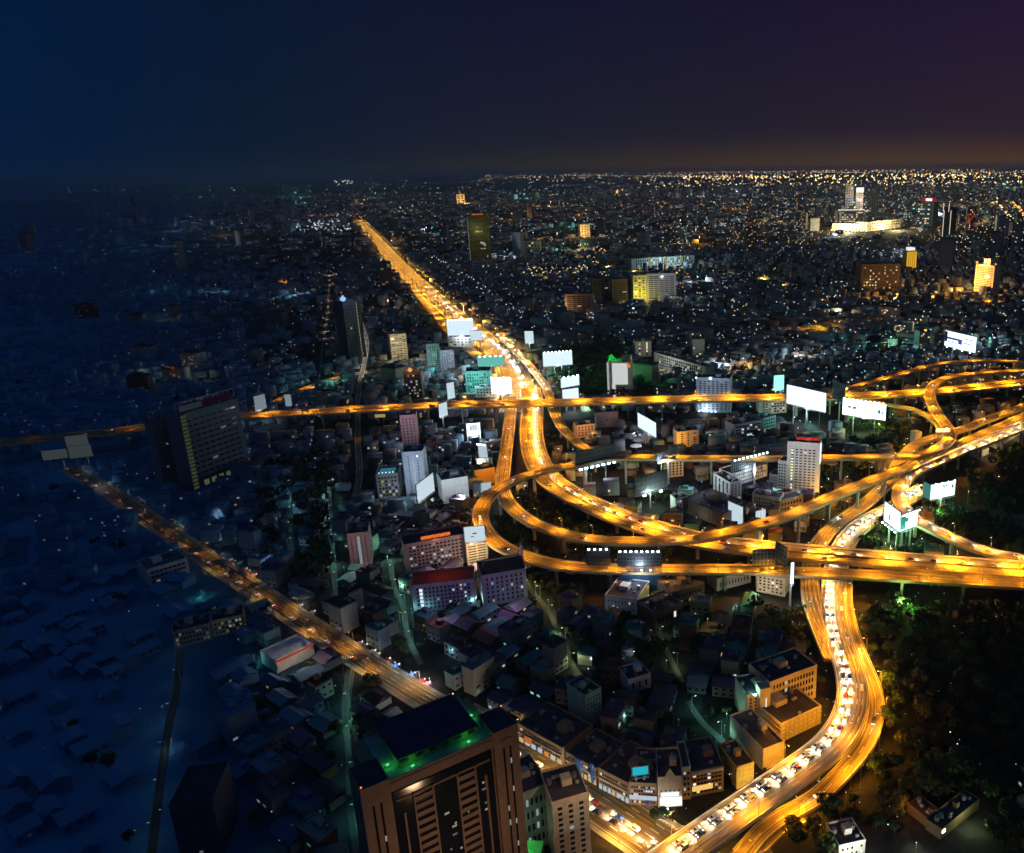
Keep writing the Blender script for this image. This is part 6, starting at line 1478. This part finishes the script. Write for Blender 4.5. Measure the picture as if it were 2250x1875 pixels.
for (u, v, c, st, l, pw) in [
    (1366, 1568, 'teal', 2, GT, 1500), (1358, 1556, 'cool', 5, GT, 900), (1376, 1588, 'teal', 2, GT, 700), (1597, 1584, 'cool', 9, GT, 1500), (1592, 1610, 'teal', 2, GT, 900), (1614, 1622, 'cool', 5, GT, 500),
    (1407, 1325, 'cool', 6, GG, 1200), (1412, 1355, 'white', 5, GY, 1400), (1450, 1335, 'cool', 5, GG, 700), (1571, 1383, 'cool', 7, GG, 1000), (1555, 1400, 'yellow', 2, GY, 900), (1640, 1340, 'yellow', 2, GG, 1200), (1591, 1326, 'cool', 6, GT, 400), (1618, 1346, 'cool', 5, GT, 500),
    (1393, 1446, 'cool', 8, COOL, 900), (1300, 1462, 'cool', 4, COOL, 300), (1213, 1459, 'white', 4, COOL, 100), (1306, 1354, 'cool', 5, COOL, 300), (1290, 1350, 'teal', 3, GT, 300), (1978, 1335, 'cool', 30, (.5, 1, .25), 22000), (1992, 1365, 'green', 2, (.3, 1, .15), 9000),
    (2012, 1870, 'cool', 8, (.9, 1, .7), 1500), (1870, 1860, 'cool', 6, (.9, 1, .8), 1500), (1868, 1735, 'orange', 9, SOD, 900), (1808, 1792, 'orange', 8, SOD, 1200), (1800, 1866, 'orange', 5, SOD, 400), (1932, 1520, 'orange', 3, SOD, 7000), (1945, 1580, 'orange', 3, SOD, 7000), (1930, 1660, 'orange', 3, SOD, 6000), (1890, 1725, 'orange', 3, SOD, 4000), (1420, 1212, 'orange', 2, SOD, 9000), (1250, 1195, 'orange', 2, SOD, 9000), (1905, 1468, 'warm', 9, (1, .6, .15), 4000), (1894, 1478, 'yellow', 3, (1, .6, .15), 2000),  # orange lamps beside the outer ramp are added to light the bushes there
    (1158, 1285, 'cool', 6, GY, 1500), (1178, 1316, 'yellow', 4, GY, 900), (1205, 1331, 'white', 5, GY, 900), (884, 1300, 'cool', 6, GT, 2600), (905, 1350, 'teal', 3, GT, 2600), (942, 1348, 'cool', 4, GT, 1500), (1040, 1332, 'teal', 3, GT, 1500), (845, 1205, 'cool', 4, GT, 4000), (852, 1235, 'teal', 4, GT, 4000),
    (727, 1100, 'green', 2, GG, 4000), (738, 1245, 'teal', 2, GT, 4000), (640, 1100, 'teal', 2, GT, 5000), (1085, 1170, 'teal', 4, GT, 2500), (1110, 1108, 'cool', 5, COOL, 2500), (990, 1445, 'teal', 2, (.3, .9, 1), 1200), (1120, 1340, 'teal', 4, GT, 800),
    (1820, 1000 + 62, 'cool', 8, COOL, 2500), (1818, 1095, 'cool', 3, (.4, .8, 1), 1800), (1770, 1165, 'cool', 9, COOL, 1200), (1647, 1138, 'cool', 12, COOL, 4000), (1455, 1182, 'yellow', 3, GY, 2000), (1530, 1148, 'cool', 3, COOL, 1500), (1486, 1135, 'cool', 7, COOL, 2500),
    (1880, 935, 'green', 2, (.4, 1, .25), 30000), (1930, 955, 'yellow', 2, (.7, 1, .15), 30000), (1965, 975, 'cool', 8, COOL, 2500), (2000, 985, 'warm', 5, (1, .8, .4), 2000), (1780, 935, 'teal', 3, GT, 9000), (1745, 925, 'cool', 4, COOL, 7000), (1690, 965, 'teal', 3, GT, 5000), (1630, 985, 'cool', 5, (1, .8, .6), 4000), (1560, 965, 'cool', 6, COOL, 5000), (1640, 915, 'cool', 5, GT, 6000),
    (1330, 905, 'teal', 3, GT, 8000), (1290, 905, 'cool', 3, GT, 8000), (1240, 912, 'green', 3, GG, 6000), (1420, 968, 'cool', 4, COOL, 4000), (1395, 960, 'white', 5, COOL, 6000), (1360, 840, 'teal', 3, GT, 30000), (1300, 830, 'teal', 3, GT, 30000), (1250, 830, 'cool', 4, GT, 20000),
    (1950, 1190, 'green', 2, (.4, 1, .2), 16000), (2060, 1150, 'green', 2, (.35, 1, .25), 9000), (1945, 1205, 'cool', 3, (.5, 1, .3), 9000), (1990, 1195, 'green', 2, (.4, 1, .15), 12000), (2125, 1110, 'green', 2, (.3, 1, .3), 4000), (2230, 1120, 'teal', 3, GT, 2500), (1300, 1070, 'green', 2, (.2, 1, .3), 3500), (1405, 1080, 'green', 2, (.3, 1, .2), 3500), (1440, 1108, 'green', 2, (.3, 1, .2), 3000),
    (610, 1240, 'cool', 6, (.4, .5, 1), 9000), (505, 1180, 'warm', 5, (.8, .9, .5), 12000), (480, 1145, 'cool', 3, COOL, 9000), (445, 1310, 'teal', 5, GT, 9000), (560, 1455, 'teal', 4, GT, 4000), (335, 1600, 'cool', 3, COOL, 1500), (380, 1640, 'white', 3, COOL, 3000), (870, 1470, 'cool', 5, COOL, 2500), (905, 1490, 'warm', 5, COOL, 3500), (945, 1505, 'warm', 5, COOL, 3000),
    (195, 1035, 'cool', 4, COOL, 60000), (222, 1068, 'cool', 4, COOL, 40000), (762, 1535, 'teal', 2, GT, 1800), (770, 1600, 'teal', 2, GT, 3000), (100, 1660, 'cool', 2, COOL, 600), (150, 1610, 'cool', 2, COOL, 500),
    (700, 505, 'cool', 6, COOL, 700000), (670, 512, 'cool', 5, COOL, 400000), (735, 515, 'cool', 5, COOL, 500000), (1240, 612, 'warm', 6, (1, .75, .2), 200000), (1215, 616, 'warm', 6, (1, .75, .2), 200000), (1275, 608, 'warm', 6, (1, .75, .2), 200000), (1300, 555, 'warm', 5, (1, .7, .2), 200000),
    (1965, 655, 'orange', 7, (1, .5, .1), 150000), (2055, 652, 'orange', 7, (1, .5, .1), 150000), (1840, 688, 'white', 5, (1, 1, .7), 50000), (1490, 535, 'warm', 6, (1, .9, .5), 200000), (1440, 452, 'warm', 7, (1, .9, .5), 400000), (1495, 486, 'warm', 7, (1, .8, .4), 300000)]:
    yard_lamp(u, v, c, st, light=(l, pw))
rq = random.Random(31)
for k in range(80):         # lamps added at random to throw pools of light on the blocks
    u = rq.uniform(250, 2240); v = rq.choice([rq.uniform(410, 560), rq.uniform(540, 860)]); p = P(u, v); dd = p.xy.length
    if dist_road(p.x, p.y) < 4: continue
    c, l_ = rq.choice([('warm', (1, .6, .2)), ('warm', (1, .6, .2)), ('orange', SOD), ('cool', COOL), ('teal', GT)] if u > 1100 else [('cool', COOL), ('teal', GT), ('warm', (1, .6, .25))])
    yard_lamp(u, v, c, 6, h=14 + dd * .004, light=(l_, 14000 + dd * dd * .022))
for k in range(140):
    u = 80 + 2160 * rl.random() ** .8; v = rl.uniform(600, 1860); p = P(u, v)
    if any(inpoly(u, v, w[0]) and w[2] > .5 for w in WOODS) or dist_road(p.x, p.y) < 1: continue
    yard_lamp(u, v, rl.choice(['cool', 'cool', 'white', 'cool', 'warm', 'teal', 'yellow']), rl.choice([1.5, 3, 5]), h=rl.uniform(3, 9))
finish_labels(items, 'lamp')

# market stalls with lit awnings along the upper side of the avenue
STAW = [basic('awning ' + n, c, .7, .1) for n, c in (('white', (.7, .7, .68)), ('red', (.5, .06, .05)), ('blue', (.06, .15, .45)), ('green', (.06, .35, .12)), ('pink', (.7, .25, .35)))]; STN = ['white', 'red', 'blue', 'green', 'pink']
q = MB(); q.quad((-1.7, -1.5, 2.3), (1.7, -1.5, 2.3), (1.5, 0, 2.9), (-1.5, 0, 2.9)); q.quad((1.7, 1.5, 2.3), (-1.7, 1.5, 2.3), (-1.5, 0, 2.9), (1.5, 0, 2.9)); q.tri((-1.7, 1.5, 2.3), (-1.7, -1.5, 2.3), (-1.5, 0, 2.9)); q.tri((1.7, -1.5, 2.3), (1.7, 1.5, 2.3), (1.5, 0, 2.9)); AWN = q.mesh('awning', [STAW[0]])
STT = MB().box(-1.3, 1.3, -.5, .5, .8, .95).box(-1.2, -1.1, -.4, .4, 0, .8).box(1.1, 1.2, -.4, .4, 0, .8).mesh('stall_table', [M_CREAM])
STP = MB().box(-.04, .04, -.04, .04, 0, 2.4).mesh('stall_post', [M_STEEL])
rs = random.Random(3)
for key, phrase, n_, off in (('S1', 'lower left avenue', 34, 9.6), ('S20', 'avenue right of the tower', 12, 14.6)):
    path, w = PATHS[key]; idx = sorted(rs.sample(range(2, len(path) - 1), min(n_, len(path) - 4))); n = 0
    for i in idx:
        x, y = pix(path[i])
        if not (150 < x < 2250 and y < 1880): continue
        sd_ = side(path, i); p = path[i] - sd_ * (w / 2 + 1.4 + rs.uniform(-.6, .8)); p.z = .12; n += 1
        root = empty('market_stall', p, math.atan2(sd_.x, -sd_.y) + math.pi); ci = rs.randrange(5)
        tag(root, '%s market stall on the %s, %s from its left end' % (STN[ci], phrase, ordinal(n)), 'market stall', 'market stalls along the ' + phrase)
        a = link('awning', AWN, root); a.material_slots[0].link = 'OBJECT'; a.material_slots[0].material = STAW[ci]
        link('table', STT, root)
        for sx in (-1.4, 1.4):
            for sy in (-1.3, 1.3): link('post', STP, root, (sx, sy, 0))
        b = link('bulb', BULB, root, (0, -1.7, 2.5), 0, (.55,) * 3); b.material_slots[0].link = 'OBJECT'; b.material_slots[0].material = glowm(rs.choice(['white', 'cool', 'warm']), 6, x)
        if n % 2: lamp('POINT', (1, .85, .65), 1100, (0, -2.4, 2.2), root, 'lamp_light', .3, x=max(x, 350))

def dots(name, label, rows):
    """thousands of far lamps: little octahedra, one mesh per hue"""
    mats = {}
    q = {}
    cl = [(rl.uniform(0, 2260), rl.random() ** 1.5, rl.choice([15, 30, 60]), rl.choice([.01, .03])) for _ in range(150)]
    jobs = []
    for row in rows:
        n, x0, x1, y0, y1 = row[:5]
        for k in range(n):
            if rl.random() < .55:
                c0 = rl.choice(cl); u = rl.gauss(c0[0], c0[2]); v = y0 + (y1 - y0) * min(1, max(0, rl.gauss(c0[1], c0[3] * 2)))
            else: u = rl.uniform(x0, x1); v = y0 + (y1 - y0) * rl.random()
            if not x0 <= u <= x1: continue
            jobs.append((row, u, v))
    for k in range(230):        # lamp rows along far streets
        u0, v0 = rl.uniform(150, 2250), 382 + (rl.random() ** 1.6) * 330; a0 = P(u0, v0); ang = rl.choice([R(-14), R(76), R(-14), rl.uniform(0, 3.1)]); nn = rl.randint(8, 26); gp = rl.uniform(28, 45) * (1 + a0.length / 4000)
        warm = rl.random() < (.25 + .6 * (u0 / 2250)); rw = (0, 0, 0, 0, 0, ['orange', 'warm', 'orange'] if warm else ['cool', 'white', 'cool'], .8, 1.5, 1.2, 8)
        for i in range(nn):
            b0 = (a0.x + math.cos(ang) * gp * i, a0.y + math.sin(ang) * gp * i, 0); uu, vv = pix(b0)
            if 60 < uu < 2260 and vv < 900: jobs.append((rw, uu, vv))
    for (u0, v0, u1, v1, nn, cs, s0, s1, st) in ((2190, 448, 2219, 488, 26, ['warm', 'orange'], 2, 3.4, 3.5), (2226, 452, 2252, 478, 22, ['orange', 'orange'], 2, 3.4, 3), (1480, 378, 1750, 379, 60, ['orange', 'warm'], 1.3, 2, 4), (1780, 379, 1900, 380, 34, ['warm', 'warm'], 1.5, 2.4, 4), (2080, 381, 2250, 379, 30, ['warm', 'orange'], 1.5, 2.6, 4), (1060, 380, 1290, 378, 40, ['orange', 'warm'], 1.2, 2, 3.5), (1230, 386, 1700, 390, 70, ['warm', 'white', 'yellow'], 1.6, 3, 4),
                                                (1150, 614, 1290, 604, 60, ['warm', 'yellow'], 1.8, 3.6, 1.8), (1270, 552, 1330, 560, 26, ['warm', 'orange'], 1.8, 3.2, 1.8), (680, 478, 800, 480, 26, ['orange', 'warm', 'red'], 1.5, 2.6, 3), (1290, 568, 1350, 640, 24, ['warm', 'white'], 1.4, 2.4, 1.6), (930, 560, 1130, 700, 40, ['white', 'cool', 'warm'], 1.4, 2.6, 2.2)):
        for i in range(nn):
            t = i / (nn - 1); jobs.append(((0, 0, 0, 0, 0, cs, s0, s1, st, 30), u0 + (u1 - u0) * t + rl.uniform(-1, 1), v0 + (v1 - v0) * t))
    if True:
        for (row, u, v) in jobs:
            (n, x0, x1, y0, y1, cols, s0, s1, st, hmax) = row
            hl = 374.5 + (1479 - u) * .014 + 2.2
            if v < hl: v = hl + rl.random() ** 2 * 14
            p = P(u, v); h = rl.uniform(2, hmax); sl = math.hypot(p.length, CAM_H)
            lvl = max(1, min(5, int(T(u) * 5 + 1))); c = rl.choice(cols)
            if rl.random() < .35: c = cols[0]
            key = (c, lvl, st)
            if key not in q: q[key] = ([], [], [])
            q[key][0].append((p.x, p.y, h)); q[key][1].append(sl / F * rl.uniform(s0, s1) * .5)
    allv, allf, mi, ml = [], [], [], []
    b = 0
    T8 = [(0, 1, 4), (1, 2, 4), (2, 3, 4), (3, 0, 4), (1, 0, 5), (2, 1, 5), (3, 2, 5), (0, 3, 5)]
    for i, ((c, lvl, st), (ps, rs, _)) in enumerate(q.items()):
        ml.append(em('far ' + c, GLOWC[c], st * max(.05, (lvl / 5) ** 1.3)))
        for (x, y, z), r in zip(ps, rs):
            allv += [(x + r, y, z), (x, y + r, z), (x - r, y, z), (x, y - r, z), (x, y, z + r), (x, y, z - r)]
            allf += [(b + a0, b + a1, b + a2) for a0, a1, a2 in T8]; mi += [i] * 8; b += 6
    me = bpy.data.meshes.new(name); me.from_pydata(allv, [], allf)
    for m in ml: me.materials.append(m)
    me.polygons.foreach_set('material_index', mi); me.update()
    tag(link(name, me), label, 'city lights', kind='stuff')
W5 = ['cool', 'white', 'warm', 'cool', 'teal']; GOLD = ['warm', 'amber', 'orange', 'amber', 'yellow', 'white']
dots('distant_city_lights', 'countless far street and window lights spread to the horizon', [
    (800, 1050, 2260, 374, 402, GOLD, .9, 2.4, 4.5, 90), (260, 1050, 2260, 374, 380, GOLD, 1.2, 2.6, 5, 90), (300, 1500, 2260, 386, 396, GOLD, 1.5, 3.6, 6, 80), (200, 1400, 2260, 400, 412, GOLD, 1.5, 3.4, 3.0, 60), (200, 150, 1050, 392, 430, W5, 1.0, 2.4, 2.2, 60), (26, 735, 775, 398, 406, ['white', 'green', 'white'], 2, 4, 5, 60),
    (1000, 700, 2260, 400, 520, W5 + ['warm', 'orange', 'warm'], .9, 2.6, 1.3, 25), (900, 1450, 2260, 400, 560, GOLD, .9, 2.6, 1.4, 25),
    (800, 600, 2260, 500, 860, W5, .8, 2.4, 1.4, 12), (420, 120, 700, 420, 900, W5, .9, 2.2, 1.5, 14), (90, 150, 2260, 400, 860, ['red', 'green', 'blue', 'orange'], 1.0, 2.4, 1.3, 14),
    (300, 600, 2260, 860, 1850, W5, .8, 1.8, 1.5, 10), (160, 200, 2260, 600, 1850, W5 + ['warm'], 1.5, 3.2, 2.2, 8), (120, 650, 770, 488, 512, ['cool', 'white'], 2, 4.5, 2.2, 12), (160, 700, 1180, 560, 760, ['cool', 'warm', 'white'], 1.2, 2.8, 1.8, 14)])

# round white canopies beside the diamond billboard
for k, (u, v) in enumerate(((1386, 958), (1403, 967), (1398, 980))):
    q = MB(); q.cyl((0, 0), 6.5, 5.2, 0, .9, 14); q.cyl((0, 0), 5.2, .5, .9, 2.2, 14); rr = empty('round_canopy', P(u, v, 5)); tag(rr, ['rearmost', 'middle', 'front'][k] + ' round white canopy near the diamond white billboard', 'canopy', 'round white canopies')
    q.build('canopy_top', M_WHITE, rr); MB().cyl((0, 0), .4, .4, -5, 0, 8).build('post', M_STEEL, rr)
print('lamps', NL[0], 'cars', NC[0], 'beams', NB[0], 'lights', len([o for o in bpy.data.objects if o.type == 'LIGHT']), 'objects', len(bpy.data.objects))

# ------------------------------------------------------------------ night haze
hb = MB().box(-42000, 42000, -600, 62000, -1, 420).build('haze', M_CONC)
hm = bpy.data.materials.new('haze'); hm.use_nodes = True; n_ = hm.node_tree.nodes; n_.clear()
vp = n_.new('ShaderNodeVolumePrincipled'); vp.inputs['Density'].default_value = .000026; vp.inputs['Color'].default_value = (.75, .85, 1, 1)
vo = n_.new('ShaderNodeOutputMaterial'); hm.node_tree.links.new(vp.outputs[0], vo.inputs[1]); hb.data.materials.clear(); hb.data.materials.append(hm); tag(hb, kind='stuff')
